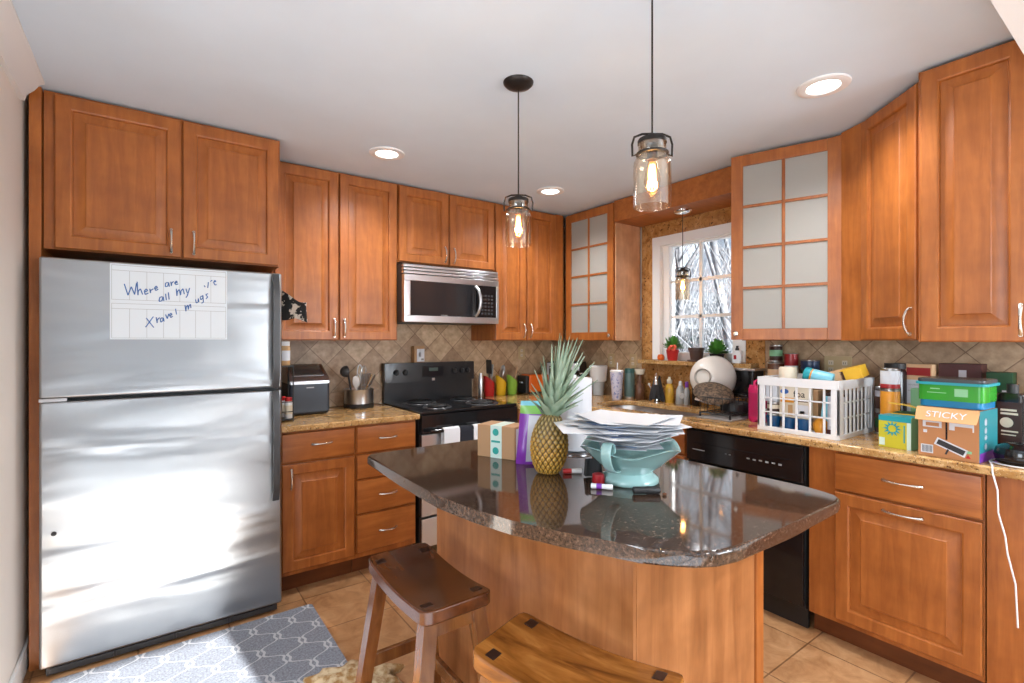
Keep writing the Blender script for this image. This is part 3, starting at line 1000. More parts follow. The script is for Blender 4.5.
# L-shaped worktop with a round-cornered sink cut-out
SX0, SX1, SY0, SY1 = 2.585, 2.975, 1.78, 2.60
outer = [(2.140, 2.855), (2.30, 2.855), (2.472, 2.70), (2.472, -0.30), (WX - 0.013, -0.30), (WX - 0.013, WY - 0.013), (2.140, WY - 0.013)]
hole = poly_round([(SX0, SY0), (SX1, SY0), (SX1, SY1), (SX0, SY1)], [0.12, 0.12, 0.16, 0.16], 6)
bm = bmesh.new()
def ring_edges(poly, z):
    vs = [bm.verts.new((x, y, z)) for x, y in poly]
    return vs, [bm.edges.new((vs[i], vs[(i + 1) % len(vs)])) for i in range(len(vs))]
vo, eo = ring_edges(outer, 0.914)
vh, eh = ring_edges(hole, 0.914)
bmesh.ops.triangle_fill(bm, use_beauty=True, edges=eo + eh)
ext = bmesh.ops.extrude_face_region(bm, geom=bm.faces[:])
for v in [g for g in ext['geom'] if isinstance(g, bmesh.types.BMVert)]:
    v.co.z = 0.880
mb = MB(); mb.bm.free(); mb.bm = bm
o = mb.build('worktop', 'granite')
bv = o.modifiers.new('edge', 'BEVEL'); bv.width = 0.007; bv.segments = 3; bv.limit_method = 'ANGLE'; bv.angle_limit = R(60)
tag(o, 'L-shaped golden granite worktop around the sink and over the dishwasher', 'worktop')
# sink
sk = MB()
def sring(ins, z):
    c = poly_round([(SX0 + ins, SY0 + ins), (SX1 - ins, SY0 + ins), (SX1 - ins, SY1 - ins), (SX0 + ins, SY1 - ins)], [0.12, 0.12, 0.16, 0.16], 6)
    return [sk.bm.verts.new((x, y, z)) for x, y in c]
rs = [sring(-0.012, 0.8785), sring(0.0, 0.8785), sring(0.004, 0.86), sring(0.012, 0.72), sring(0.05, 0.705)]
for A, Bq in zip(rs, rs[1:]):
    for k in range(len(A)):
        sk.bm.faces.new((A[k], A[(k + 1) % len(A)], Bq[(k + 1) % len(A)], Bq[k]))
sk.bm.faces.new(rs[-1])
o = sk.build('sink', 'steel')
tag(o, 'undermount stainless steel sink set in the granite worktop', 'sink')

# ------------------------------------------------------------------ refrigerator
FX0, FX1, FY = -0.360, 0.545, 2.74
t = thing('refrigerator', 'large stainless steel top-freezer refrigerator', 'refrigerator', (FX0, FY, 0))
FW = FX1 - FX0
B(0.004, FW - 0.004, 0.075, 0.74, 0.03, 1.70, bev=0.004).build('body', 'dark_gray', t)
fz = MB().box(0, FW, 0.0, 0.068, 1.135, 1.712, bev=0.010, seg=3).build('freezer_door', 'fridge', t)
fd = MB().box(0, FW, 0.0, 0.068, 0.040, 1.122, bev=0.010, seg=3).build('fridge_door', 'fridge', t)
def fhandle(z0, z1, parent, flip):
    mb = MB()
    n = 14
    def fn(u, v):
        z = z0 + (z1 - z0) * u
        bow = 0.012 + 0.024 * min(1.0, math.sin(PI * min(max(u, 0.001), 0.999)) * 3)
        return Vector((FW - 0.048 + 0.030 * v, -bow, z))
    mb.grid(fn, n, 3, thick=0.012)
    mb.box(FW - 0.046, FW - 0.020, -0.016, 0.0, z0, z0 + 0.03).box(FW - 0.046, FW - 0.020, -0.016, 0.0, z1 - 0.03, z1)
    return mb.build('handle', 'dark_gray', parent, label='long dark gray vertical handle')
fhandle(1.14, 1.700, fz, 1)
fhandle(0.575, 1.117, fd, 0)
gr = MB().box(0.02, FW - 0.02, 0.016, 0.07, 0.006, 0.039)
for k in range(4):
    gr.box(0.03 + 0.215 * k, 0.235 + 0.215 * k, 0.008, 0.016, 0.010, 0.034, bev=0.002)
gr.build('base_grille', 'dark_gray', t)
ft = MB()
for x in (0.03, FW - 0.03):
    ft.cyl((x, 0.06, 0.0), (x, 0.06, 0.03), 0.018)
    ft.cyl((x, 0.66, 0.0), (x, 0.66, 0.03), 0.018)
ft.build('foot', 'black_m', t)
MB().lathe([(0.009, 0), (0.009, 0.004), (0, 0.005)], 12, mat=Matrix.Rotation(R(90), 4, 'X')).build('door_plug', 'black_m', fd, loc=(0.045, 0.0, 0.585), label='small black hinge hole plug')
B(0.0, 0.085, -0.001, 0.02, 1.122, 1.135).build('hinge', 'steel', t)

# whiteboard calendar with handwriting
WBX0, WBX1, WBZ0, WBZ1 = -0.137, 0.301, 1.377, 1.704
t = thing('whiteboard_calendar', 'white magnetic week planner with blue handwriting, stuck on the freezer door', 'whiteboard', (WBX0, FY, WBZ0))
bw, bh = WBX1 - WBX0, WBZ1 - WBZ0
B(0, bw, -0.003, -0.0005, 0, bh).build('board', 'board', t)
gl = MB()
def hl(z, a=0.006, b=bw - 0.006):
    gl.box(a, b, -0.0036, -0.003, z - 0.0008, z + 0.0008)
def vl_(x, z0, z1):
    gl.box(x - 0.0007, x + 0.0007, -0.0036, -0.003, z0, z1)
for z0, z1 in ((0.006, 0.155), (0.172, 0.320)):
    for z in (z0, z1, z1 - 0.022):
        hl(z)
    for k in range(8):
        vl_(0.006 + (bw - 0.012) * k / 7, z0, z1 - (0.022 if 0 < k < 7 else 0))
gl.build('grid_lines', 'line', t)
strokes = [
 [(175,215),(200,295),(222,235),(245,290),(258,210)], [(262,200),(268,295),(270,265),(285,250),(300,290)], [(315,272),(335,262),(325,250),(312,265),(318,290),(340,280)], [(350,250),(355,280),(355,262),(375,250)], [(385,250),(405,240),(395,230),(382,245),(392,262),(410,252)],
 [(480,205),(462,210),(460,235),(478,232),(484,205),(490,235)], [(500,200),(505,230),(505,212),(520,198)], [(530,210),(550,205),(540,195),(528,210),(538,222),(555,215)],
 [(440,305),(420,310),(415,338),(435,335),(445,305),(450,335)], [(462,285),(468,330)], [(482,275),(488,325)],
 [(540,250),(545,300),(548,270),(562,255),(572,295),(575,265),(590,250),(600,288)], [(612,250),(622,280)], [(640,245),(622,300),(612,312)],
 [(375,445),(320,520)], [(325,455),(378,522)], [(395,450),(402,490),(402,468),(420,452)], [(440,452),(425,460),(428,485),(442,475),(445,452),(452,480)], [(462,430),(475,460),(485,425)], [(492,440),(510,430),(500,420),(490,435),(500,452),(515,442)], [(535,390),(542,430)],
 [(605,365),(612,408),(614,380),(626,364),(630,396),(634,372),(646,358),(650,385)], [(685,325),(690,350),(705,345),(706,318),(712,342)], [(738,300),(722,308),(725,328),(740,318),(742,296),(746,345),(730,352)], [(782,285),(764,292),(780,308),(766,322)],
 [(752,228),(760,240)], [(785,205),(780,245)], [(800,200),(815,192)], [(826,205),(845,200),(836,192),(826,208),(838,226),(850,222)]]
hw = MB()
for s in strokes:
    pts = []
    for (x, y) in s:
        u = (x - 80) / 855
        yt = 68 + 62 * u
        v = (y - yt) / (605 - yt)
        pts.append((u * bw, -0.0034, bh * (1 - v)))
    for p, q in zip(pts, pts[1:]):
        hw.tube([p, q], 0.0021, 6)
hw.build('handwriting', 'ink', t, label='blue marker words asking where the travel mugs are')

# ------------------------------------------------------------------ range and microwave
t = thing('stove', 'black electric coil stove with stainless oven door', 'stove', (1.378, 2.885, 0))
RW = 0.756
B(0.002, RW - 0.002, 0.02, 0.64, 0.05, 0.905).build('body', 'black_m', t)
ck = MB().box(0, RW, -0.008, 0.58, 0.900, 0.922, bev=0.006).build('cooktop', 'black', t)
for (x, y, r) in ((0.20, 0.15, 0.075), (0.56, 0.15, 0.098), (0.20, 0.42, 0.098), (0.56, 0.42, 0.075)):
    mb = MB()
    mb.lathe([(r + 0.022, 0.9222), (r + 0.018, 0.927), (r + 0.006, 0.9225), (0.01, 0.920), (0, 0.920)], 32, cap=False)
    bp = mb.build('drip_pan', 'dark_gray', ck, loc=(x, y, 0))
    co = MB()
    pts = []
    for k in range(110):
        a = k / 109 * 2 * PI * 4.2
        rr = 0.014 + (r - 0.014) * k / 109
        pts.append((x + rr * math.cos(a), y + rr * math.sin(a), 0.934))
    co.tube(pts, 0.0048, 6)
    co.tube([(x - r, y, 0.929), (x + r, y, 0.929)], 0.003, 6).tube([(x, y - r, 0.929), (x, y + r, 0.929)], 0.003, 6)
    co.build('burner_coil', 'black_m', ck)
# back guard with bowed control face
bgm = MB()
def bow(u):
    return 0.012 * (1 - (2 * u - 1) ** 2)
n = 16
poly = [(RW * k / n, 0.578 - bow(k / n)) for k in range(n + 1)] + [(RW, 0.655), (0, 0.655)]
bgm.prism(poly, 1.06, 1.205, bev=0.006)
bgm.box(0.006, RW - 0.006, 0.60, 0.645, 0.91, 1.06)
bgo = bgm.build('back_guard', 'black_satin', t)
for x in (0.085, 0.155, 0.565, 0.635, 0.69):
    mb = MB()
    mb.lathe([(0.021, 0), (0.019, 0.016), (0.016, 0.020), (0, 0.020)], 18, mat=Matrix.Rotation(R(90), 4, 'X'))
    mb.box(-0.004, 0.004, -0.027, -0.018, -0.017, 0.017, bev=0.002)
    mb.build('knob', 'black_m', bgo, loc=(x, 0.577 - bow(x / RW), 1.135))
B(0.29, 0.47, 0.560, 0.57, 1.095, 1.175, bev=0.002).build('clock_panel', 'glass_black', bgo)
B(0.345, 0.42, 0.5585, 0.561, 1.140, 1.165).build('clock_display', 'display', bgo)
B(0.372, 0.395, 0.563, 0.568, 1.067, 1.086).build('badge', 'steel', bgo, label='small silver square badge')
od = B(0.004, RW - 0.004, -0.018, 0.02, 0.26, 0.775, bev=0.004).build('oven_door', 'steel', t, label='stainless oven door')
B(0.004, RW - 0.004, -0.020, 0.02, 0.78, 0.898, bev=0.004).build('front_rail', 'black', t)
B(0.11, RW - 0.11, -0.021, -0.016, 0.38, 0.66, bev=0.003).build('oven_window', 'glass_black', od)
hb = MB().tube([(0.04, -0.062, 0.800), (RW - 0.04, -0.062, 0.800)], 0.013, 12)
for x in (0.07, RW - 0.07):
    hb.tube([(x, -0.062, 0.800), (x, -0.018, 0.800)], 0.012, 10)
hb.build('handle', 'black', od)
B(0.004, RW - 0.004, -0.018, 0.02, 0.065, 0.245, bev=0.004).build('storage_drawer', 'steel', t, label='stainless storage drawer')

def towel(label, x0, x1, zb, mat, seed, ph):
    mb = MB()
    yb = 2.885
    def fn(u, v):
        # u across, v along: front bottom -> over bar -> back
        x = x0 + (x1 - x0) * u
        L = 0.80 - zb
        s = v * (L + 0.05 + 0.10)
        rip = 0.003 * math.sin(u * 9 + ph) 
        if s < L:
            return Vector((x, yb - 0.083 + rip * (1 - s / L), zb + s))
        if s < L + 0.05:
            a = (s - L) / 0.05 * PI
            return Vector((x, yb - 0.062 - 0.021 * math.cos(a), 0.80 + 0.019 * math.sin(a)))
        return Vector((x, yb - 0.041, 0.80 - (s - L - 0.05)))
    mb.grid(fn, 8, 22, thick=0.005)
    o = mb.build('dish_towel', mat)
    tag(o, label, 'towel')
towel('white dish towel over the oven handle, nearest the drawer stack', 1.508, 1.622, 0.56, 'cloth_white', 1, 0.3)
towel('black dish towel hanging between two white ones on the oven handle', 1.628, 1.722, 0.52, 'cloth_black', 2, 1.3)
towel('white dish towel over the oven handle, beside the cardboard box', 1.728, 1.815, 0.60, 'cloth_white', 3, 2.3)

t = thing('microwave', 'stainless over-the-range microwave above the stove', 'microwave', (1.352, 3.085, 1.495))
MWW, MWH = 0.752, 0.385
B(0.0, MWW, 0.02, WY - 3.085 - 0.014, 0, MWH + 0.008).build('body', 'black_m', t)
vg = MB()
for k in range(3):
    vg.box(0.0, MWW, -0.012 - 0.003 * (2 - k), 0.02, MWH - 0.062 + 0.022 * k, MWH - 0.044 + 0.022 * k, bev=0.003)
vg.build('vent_grille', 'steel', t)
md = MB()
md.box(0.0, MWW, -0.022, 0.02, 0.0, 0.045, bev=0.004).box(0.0, MWW, -0.022, 0.02, 0.275, 0.318, bev=0.004)
md.box(0.0, 0.045, -0.022, 0.02, 0.045, 0.275, bev=0.003).box(MWW - 0.022, MWW, -0.022, 0.02, 0.045, 0.275, bev=0.003)
mdo = md.build('front_frame', 'steel', t)
B(0.045, 0.555, -0.018, 0.015, 0.045, 0.275).build('window', 'glass_black', mdo)
B(0.565, MWW - 0.022, -0.018, 0.015, 0.045, 0.275).build('control_panel', 'black', mdo)
kp = MB()
for i in range(4):
    for j in range(6):
        kp.box(0.60 + 0.028 * i, 0.618 + 0.028 * i, -0.0186, -0.0175, 0.066 + 0.026 * j, 0.080 + 0.026 * j)
kp.build('keypad', 'dark_gray', mdo)
hp = MB()
hp.tube([(0.552, -0.020, 0.052), (0.560, -0.045, 0.08), (0.566, -0.058, 0.12), (0.568, -0.060, 0.16), (0.566, -0.058, 0.20), (0.560, -0.045, 0.24), (0.552, -0.020, 0.268)], 0.011, 10)
hp.build('handle', 'steel', mdo)
B(0.27, 0.32, -0.0226, -0.0215, 0.049, 0.0535).build('badge', 'line', mdo)

# ------------------------------------------------------------------ island
BX0, BX1, BY0, BY1 = 1.0, 1.636, 0.85, 1.93
t = thing('kitchen_island', 'cherry island cabinet base standing in the middle of the floor', 'island', (BX0, BY0, 0))
lw, ll = BX1 - BX0, BY1 - BY0
B(0.012, lw - 0.012, 0.012, ll - 0.012, 0.0, 0.876).build('body', 'island', t)
B(0.0, 0.012, 0.0, 0.62, 0.0, 0.876, bev=0.001).build('long_panel', 'island', t)
B(0.002, 0.012, 0.621, ll, 0.0, 0.876, bev=0.001).build('short_panel', 'island', t)
B(0.0125, lw - 0.045, -0.001, 0.012, 0.0, 0.876, bev=0.001).build('end_panel', 'island', t)
B(lw - 0.044, lw, -0.008, 0.03, 0.0, 0.876, bev=0.002).build('corner_post', 'cab', t)
B(lw - 0.012, lw, 0.031, ll, 0.0, 0.876).build('aisle_panel', 'cab', t)
pts = [(0.722, 1.975), (0.700, 1.94), (0.690, 1.60), (0.688, 1.32), (0.712, 1.16), (0.745, 1.03), (0.80, 0.895), (0.852, 0.79), (0.885, 0.725), (0.915, 0.678), (0.955, 0.638), (1.0, 0.613), (1.06, 0.600), (1.3, 0.600), (1.585, 0.603), (1.625, 0.612), (1.650, 0.635), (1.662, 0.67), (1.665, 0.72), (1.668, 1.93), (1.64, 1.975)]
mb = MB().prism(pts, 0.877, 0.914, bev=0.009, seg=3)
o = mb.build('island_countertop', 'granite_brown')
tag(o, 'polished dark brown speckled granite island countertop', 'countertop')

# ------------------------------------------------------------------ stools
def stool(label, loc, rz, topmat, plugs=True):
    t = thing('saddle_stool', label, 'stool', loc, rz)
    W2, L2, zt = 0.117, 0.231, 0.61
    def edge(p):
        return p
    mb = MB()
    nu, nv = 10, 24
    def top(u, v):
        x = (u - 0.5) * 2 * W2
        y = (v - 0.5) * 2 * L2
        cx = abs(u - 0.5) * 2
        cy = abs(v - 0.5) * 2
        r = 0.03
        # round the plan corners
        ex, ey = W2 - abs(x), L2 - abs(y)
        if ex < r and ey < r:
            dx, dy = r - ex, r - ey
            d = math.hypot(dx, dy)
            if d > r:
                k = r / d
                x = math.copysign(W2 - r + dx * k, x)
                y = math.copysign(L2 - r + dy * k, y)
        z = zt - 0.020 * (1 - (2 * v - 1) ** 2)
        return Vector((x, y, z))
    V = [[None] * (nv + 1) for _ in range(nu + 1)]
    Wb = [[None] * (nv + 1) for _ in range(nu + 1)]
    for i in range(nu + 1):
        for j in range(nv + 1):
            p = top(i / nu, j / nv)
            V[i][j] = mb.bm.verts.new(p)
            Wb[i][j] = mb.bm.verts.new(p - Vector((0, 0, 0.042)))
    for i in range(nu):
        for j in range(nv):
            mb.bm.faces.new((V[i][j], V[i + 1][j], V[i + 1][j + 1], V[i][j + 1]))
            mb.bm.faces.new((Wb[i][j], Wb[i][j + 1], Wb[i + 1][j + 1], Wb[i + 1][j]))
    for i in range(nu):
        for j in (0, nv):
            a = (V[i][j], V[i + 1][j], Wb[i + 1][j], Wb[i][j])
            mb.bm.faces.new(a)
    for j in range(nv):
        for i in (0, nu):
            mb.bm.faces.new((V[i][j], V[i][j + 1], Wb[i][j + 1], Wb[i][j]))
    so = mb.build('seat', topmat, t, smooth=50)
    bv = so.modifiers.new('edge', 'BEVEL'); bv.width = 0.005; bv.segments = 2; bv.limit_method = 'ANGLE'; bv.angle_limit = R(50)
    for sx in (-1, 1):
        for sy in (-1, 1):
            x, y = sx * 0.083, sy * 0.178
            v = (y / (2 * L2)) + 0.5
            z = zt - 0.020 * (1 - (2 * v - 1) ** 2)
            sl = 0.020 * 2 * (2 * v - 1) * 2 / (2 * L2)
            pm = MB().box(-0.016, 0.016, -0.013, 0.013, -0.006, 0.0012)
            pm.build('tenon_plug', 'plug', so, loc=(x, y, z + 0.0006), rot=(math.atan(sl), 0, 0))
    # splayed legs
    tops = {}
    bots = {}
    for sx in (-1, 1):
        for sy in (-1, 1):
            p1 = Vector((sx * 0.078, sy * 0.178, 0.572 + 0.006))
            p0 = Vector((sx * 0.155, sy * 0.232, 0.0))
            tops[sx, sy], bots[sx, sy] = p1, p0
            lm = MB()
            h = 0.021
            q = [lm.bm.verts.new(p0 + Vector((a * h, b * h, 0))) for a, b in ((-1, -1), (1, -1), (1, 1), (-1, 1))]
            r = [lm.bm.verts.new(p1 + Vector((a * h * 1.05, b * h * 1.05, 0))) for a, b in ((-1, -1), (1, -1), (1, 1), (-1, 1))]
            lm.bm.faces.new(list(reversed(q)))
            lm.bm.faces.new(r)
            for k in range(4):
                lm.bm.faces.new((q[k], q[(k + 1) % 4], r[(k + 1) % 4], r[k]))
            lm.build('leg', 'stool_leg', t)
    def at(sx, sy, z):
        f = z / 0.578
        return bots[sx, sy] * (1 - f) + tops[sx, sy] * f
    def bar(a, b, z, hh=0.022, ww=0.010):
        mbb = MB()
        p, q = at(*a, z), at(*b, z)
        d = (q - p)
        L = d.length
        d.normalize()
        s = Vector((-d.y, d.x, 0))
        up = Vector((0, 0, 1))
        Mx = Matrix.Translation((p + q) / 2) @ Matrix((d, s, up)).transposed().to_4x4()
        mbb.box(-L / 2 + 0.012, L / 2 - 0.012, -ww, ww, -hh, hh, bev=0.003, mat=Mx)
        mbb.build('stretcher', 'stool_leg', t)
    bar((-1, -1), (-1, 1), 0.17)
    bar((1, -1), (1, 1), 0.17)
    bar((-1, -1), (1, -1), 0.25)
    bar((-1, 1), (1, 1), 0.25)
    bar((-1, -1), (1, -1), 0.535, 0.028)
    bar((-1, 1), (1, 1), 0.535, 0.028)
    return t
stool('dark walnut-stained saddle stool beside the floor mat', (0.735, 1.497, 0), 0, 'stool_top')
stool('honey-brown worn saddle stool in front of the island, turned at an angle', (0.815, 0.872, 0), R(17.5), 'stool_worn')

# ------------------------------------------------------------------ floor mat, plush
o = MB().prism(poly_round([(-0.50, -0.305), (0.50, -0.305), (0.50, 0.305), (-0.50, 0.305)], 0.012), 0, 0.009, bev=0.003).build('floor_mat', 'rug', loc=(0.180, 2.398, 0.0005))
tag(o, 'gray trellis-patterned floor mat in front of the fridge', 'mat')
o = MB().prism(poly_round([(-0.85, -1.7), (0.85, -1.7), (0.85, 1.25), (-0.85, 1.25)], 0.02), 0, 0.008, bev=0.003).build('bounce_rug', 'bounce_pale', loc=(-0.15, -0.35, 0.0005))  # unseen, added for neutral bounce and a whiter fridge reflection
tag(o, 'unseen pale blue-gray rug added by the patio door to bounce light', 'rug')
pl = MB()
r5 = random.Random(3)
def plush(u, v):
    a = 2 * PI * u
    b = PI * v
    rr = 1 + 0.16 * math.sin(5 * a + 3 * b) * math.sin(b) + 0.12 * math.sin(9 * a - 4 * b) * math.sin(b)
    return Vector((0.17 * rr * math.sin(b) * math.cos(a), 0.085 * rr * math.sin(b) * math.sin(a), 0.036 - 0.036 * math.cos(b) * (1 if math.cos(b) > 0 else rr)))
pl.grid(plush, 36, 14)
bmesh.ops.remove_doubles(pl.bm, verts=pl.bm.verts[:], dist=1e-4)
o = pl.build('crumpled_cloth', 'plush', loc=(0.66, 1.955, 0.003), rot=(0, 0, R(-28)), smooth=80)
tag(o, 'crumpled tan and cream fluffy cloth lying on the floor by the stool', 'cloth')

# ------------------------------------------------------------------ lamps
def pendant(label, x, y, zc, ztop, zbot, canopy_mat='rust', r=0.054, watts=6):
    t = thing('pendant_lamp', label, 'lamp', (x, y, zc))
    ca = MB().lathe([(0.0, -0.026), (0.02, -0.026), (0.052, -0.016), (0.062, -0.006), (0.063, 0.0)], 28)
    ca.build('canopy', canopy_mat, t)
    jt = ztop - zc     # top of the cap
    jb = zbot - zc
    MB().cyl((0, 0, -0.02), (0, 0, jt), 0.0028, n=8).build('cord', 'rust', t)
    cap = MB()
    cap.lathe([(0.0, jt), (0.012, jt), (0.020, jt - 0.012), (r * 0.74, jt - 0.014), (r * 0.78, jt - 0.018), (r * 0.78, jt - 0.028), (0, jt - 0.029)], 24)
    cap.cyl((0, 0, jt - 0.02), (0, 0, jt - 0.075), 0.016, 0.015)
    cap.build('cap', 'rust', t)
    # jar: neck, shoulder, straight sides, open bottom
    jar = MB()
    prof = [(r * 0.74, jt - 0.020), (r * 0.74, jt - 0.052), (r * 0.70, jt - 0.058), (r * 0.86, jt - 0.070), (r * 0.98, jt - 0.082), (r, jt - 0.095), (r, jb + 0.003), (r * 1.01, jb),
            (r * 0.95, jb), (r * 0.94, jb + 0.005), (r * 0.94, jt - 0.095), (r * 0.92, jt - 0.084), (r * 0.82, jt - 0.074), (r * 0.66, jt - 0.06), (r * 0.70, jt - 0.05), (r * 0.70, jt - 0.022)]
    jar.lathe(prof, 32, cap=False)
    jar.build('glass_jar', 'jar_glass', t, smooth=60)
    # wire bail
    bl = MB()
    zr = jt - 0.058
    ring = [(r * 0.80 * math.cos(2 * PI * k / 28), r * 0.80 * math.sin(2 * PI * k / 28), zr) for k in range(28)]
    bl.tube(ring, 0.0045, 8, closed=True)
    s, c = 0.588, 0.809          # across the view: along (c, -s)
    ln = [(-r * 0.80, zr), (-r * 1.08, zr - 0.006), (-r * 1.10, jt - 0.030), (-r * 0.98, jt - 0.008), (-r * 0.55, jt + 0.001), (0, jt + 0.002), (r * 0.55, jt + 0.001), (r * 0.98, jt - 0.008), (r * 1.10, jt - 0.030), (r * 1.08, zr - 0.006), (r * 0.80, zr)]
    bl.tube([(a * c, -a * s, z) for a, z in ln], 0.0034, 8)
    bl.build('wire_bail', 'rust', t)
    bu = MB()
    b0 = jt - 0.075
    bu.lathe([(0.0, b0), (0.012, b0), (0.014, b0 - 0.012), (0.021, b0 - 0.04), (0.024, b0 - 0.062), (0.019, b0 - 0.085), (0.008, b0 - 0.097), (0, b0 - 0.099)], 20)
    buo = bu.build('bulb', 'amber_glass', t)
    fm = MB()
    for k in range(6):
        a = 2 * PI * k / 6
        x0, y0 = 0.009 * math.cos(a), 0.009 * math.sin(a)
        fm.tube([(x0 * 0.6, y0 * 0.6, b0 - 0.014), (x0, y0, b0 - 0.045), (x0 * 0.7, y0 * 0.7, b0 - 0.078)], 0.0032, 6)
    fm.build('filament', 'bulb', buo)
    lamp('bulb_light', 'POINT', (x, y, ztop - 0.130), None, watts, (1.0, 0.66, 0.34), shadow_soft_size=0.016)
    return t
pendant('glass jar pendant lamp over the island, nearer the microwave, its round canopy in view', 1.235, 1.655, H, 1.972, 1.766)
pendant('large glass jar pendant lamp over the island, hanging in front of the window valance', 1.200, 0.948, H, 1.980, 1.766)
pendant('small jar pendant lamp hanging in front of the window', 2.995, 2.106, 2.271, 1.875, 1.655, 'chrome', 0.050, 3)

def downlight(label, x, y, watts=13):
    t = thing('recessed_light', label, 'light', (x, y, H))
    MB().lathe([(0.060, -0.0015), (0.064, -0.008), (0.085, -0.011), (0.098, -0.006), (0.100, 0.0)], 36, cap=False).build('trim_ring', 'white_p', t)
    MB().lathe([(0.0, -0.003), (0.062, -0.003)], 32, cap=False).build('lens', 'led', t, recalc=False)
    d = lamp('downlight_beam', 'SPOT', (x, y, H - 0.015), (0, 0, -1), watts * 4, (0.97, 0.98, 1.0), shadow_soft_size=0.06, spot_size=R(150), spot_blend=0.8)
    return t
DG = 'round recessed ceiling lights'
downlight('round white recessed ceiling light in front of the fridge-side wall cabinets', 1.095, 2.72)
downlight('round white recessed ceiling light near the corner glass cabinet', 2.316, 2.72)
downlight('round white recessed ceiling light near the angled corner cabinet', 2.285, 0.925)
for (x, y, wh) in ((-1.2, -1.0, 'nearest the patio door'), (1.2, -1.1, 'nearest the kitchen island'), (-2.4, 0.5, 'by the dining window'), (2.4, -1.0, 'in the rear corner')):  # extra ceiling lights out of view, added as fill
    downlight('unseen round recessed light added for fill behind the beam, ' + wh, x, y, 22)

# ------------------------------------------------------------------ small-goods kit
CT = 0.9145
def prof_thing(name, label, cat, loc, parts, rz=0.0, group=None):
    """parts: list of (part name, profile, material, n)"""
    t = thing(name, label, cat, loc, rz, group)
    for (pn, pf, mt) in parts:
        MB().lathe(pf, 24).build(pn, mt, t)
    return t

def carton(name, label, cat, loc, rz, sx, sy, sz, mat, faces=(), rot=None, bev=0.0015):
    """a printed box, base at z=0, front = local -Y; faces: (part name, x0, x1, z0, z1, material, side)"""
    t = thing(name, label, cat, loc, rz, rot=rot)
    B(-sx / 2, sx / 2, -sy / 2, sy / 2, 0, sz, bev=bev).build('box', mat, t)
    e = 0.0006
    for (pn, a, b, c, d, mt, side) in faces:
        mb = MB()
        if side == 'f':
            mb.box(a * sx - sx / 2, b * sx - sx / 2, -sy / 2 - e, -sy / 2, c * sz, d * sz)
        elif side == 'r':
            mb.box(sx / 2, sx / 2 + e, a * sy - sy / 2, b * sy - sy / 2, c * sz, d * sz)
        elif side == 'l':
            mb.box(-sx / 2 - e, -sx / 2, a * sy - sy / 2, b * sy - sy / 2, c * sz, d * sz)
        else:
            mb.box(a * sx - sx / 2, b * sx - sx / 2, c * sy - sy / 2, d * sy - sy / 2, sz, sz + e)
        mb.build(pn, mt, t)
    return t

def can(label, loc, r, h, body, band, group=None, name='food_can', lid='tin'):
    t = thing(name, label, 'can', loc, 0, group)
    MB().lathe([(r * 0.96, 0), (r, 0.003), (r, 0.006), (r * 0.98, 0.008), (r * 0.98, h - 0.008), (r, h - 0.006), (r, h - 0.002), (r * 0.95, h), (r * 0.93, h - 0.004), (0, h - 0.004)], 24).build('tin', lid, t)
    MB().lathe([(r * 0.985, 0.010), (r * 0.995, 0.011), (r * 0.995, h - 0.011), (r * 0.985, h - 0.010)], 24).build('paper_label', body, t)
    if band:
        MB().lathe([(r * 0.996, h * band[1]), (r * 1.003, h * band[1] + 0.001), (r * 1.003, h * band[2] - 0.001), (r * 0.996, h * band[2])], 24).build('label_band', band[0], t)
    return t

# ---- island top
IT = 0.9145
t = carton('shipping_box', 'small brown cardboard shipping box with mint tape, on the island', 'box', (1.139, 1.631, IT), R(-66), 0.170, 0.105, 0.125, 'card',
           [('tape', 0.36, 0.66, 0.0, 1.0, 'teal_tape', 'f'), ('tape', 0.36, 0.66, 0.0, 1.0, 'teal_tape', 't'), ('shipping_label', 0.10, 0.85, 0.08, 0.94, 'paper', 'r')])
for z in (0.028, 0.100):
    MB().lathe([(0.014, 0), (0.014, 0.0006), (0.0, 0.0006)], 20, mat=Matrix.Rotation(R(90), 4, 'X')).build('tape_mark', 'teal', t, loc=(0.0, -0.0531, z))
B(-0.020, 0.020, -0.0537, -0.053, 0.060, 0.068).build('tape_print', 'teal', t)
bc = MB()
for k in range(13):
    zz = 0.020 + k * 0.0065
    bc.box(0.0856, 0.0862, -0.004, 0.028, zz, zz + (0.0035 if k % 3 else 0.0015))
bc.build('barcode', 'print_dark', t)

# purple snack bag
t = thing('snack_bag', 'purple and silver food bag with a green top band, between box and pineapple', 'bag', (1.152, 1.462, IT), R(-34))
def bagpt(u, v, sgn, dz=0.0):
    x = (u - 0.5) * (0.118 - 0.012 * math.sin(PI * v))
    thick = 0.030 * (1 - v ** 3) * (1 - (2 * u - 1) ** 4) * (0.35 + 0.65 * min(1, v * 4)) + 0.0012
    y = sgn * thick + 0.022 * v * v * math.sin(u * 3 + 1) * 0.5
    return Vector((x + 0.020 * v * v, y - 0.006 * math.sin(7 * v + 4 * u), v * 0.232 + dz))
def bag_part(name, v0, v1, u0, u1, mat, off):
    mb = MB()
    for sgn in (-1, 1):
        mb.grid(lambda u, v: bagpt(u0 + (u1 - u0) * u, v0 + (v1 - v0) * v, sgn) + Vector((0, sgn * off, 0)), 12, 12)
    bmesh.ops.remove_doubles(mb.bm, verts=mb.bm.verts[:], dist=1e-5)
    mb.build(name, mat, t, smooth=70)
bag_part('pouch', 0.0, 0.93, 0.0, 1.0, 'purple', 0.0)
bag_part('front_print', 0.05, 0.78, 0.30, 0.86, 'silverfilm', 0.0010)
bag_part('green_band', 0.80, 0.93, 0.0, 1.0, 'lime', 0.0012)
bag_part('top_seal', 0.93, 1.0, 0.0, 1.0, 'skyfilm', 0.0012)

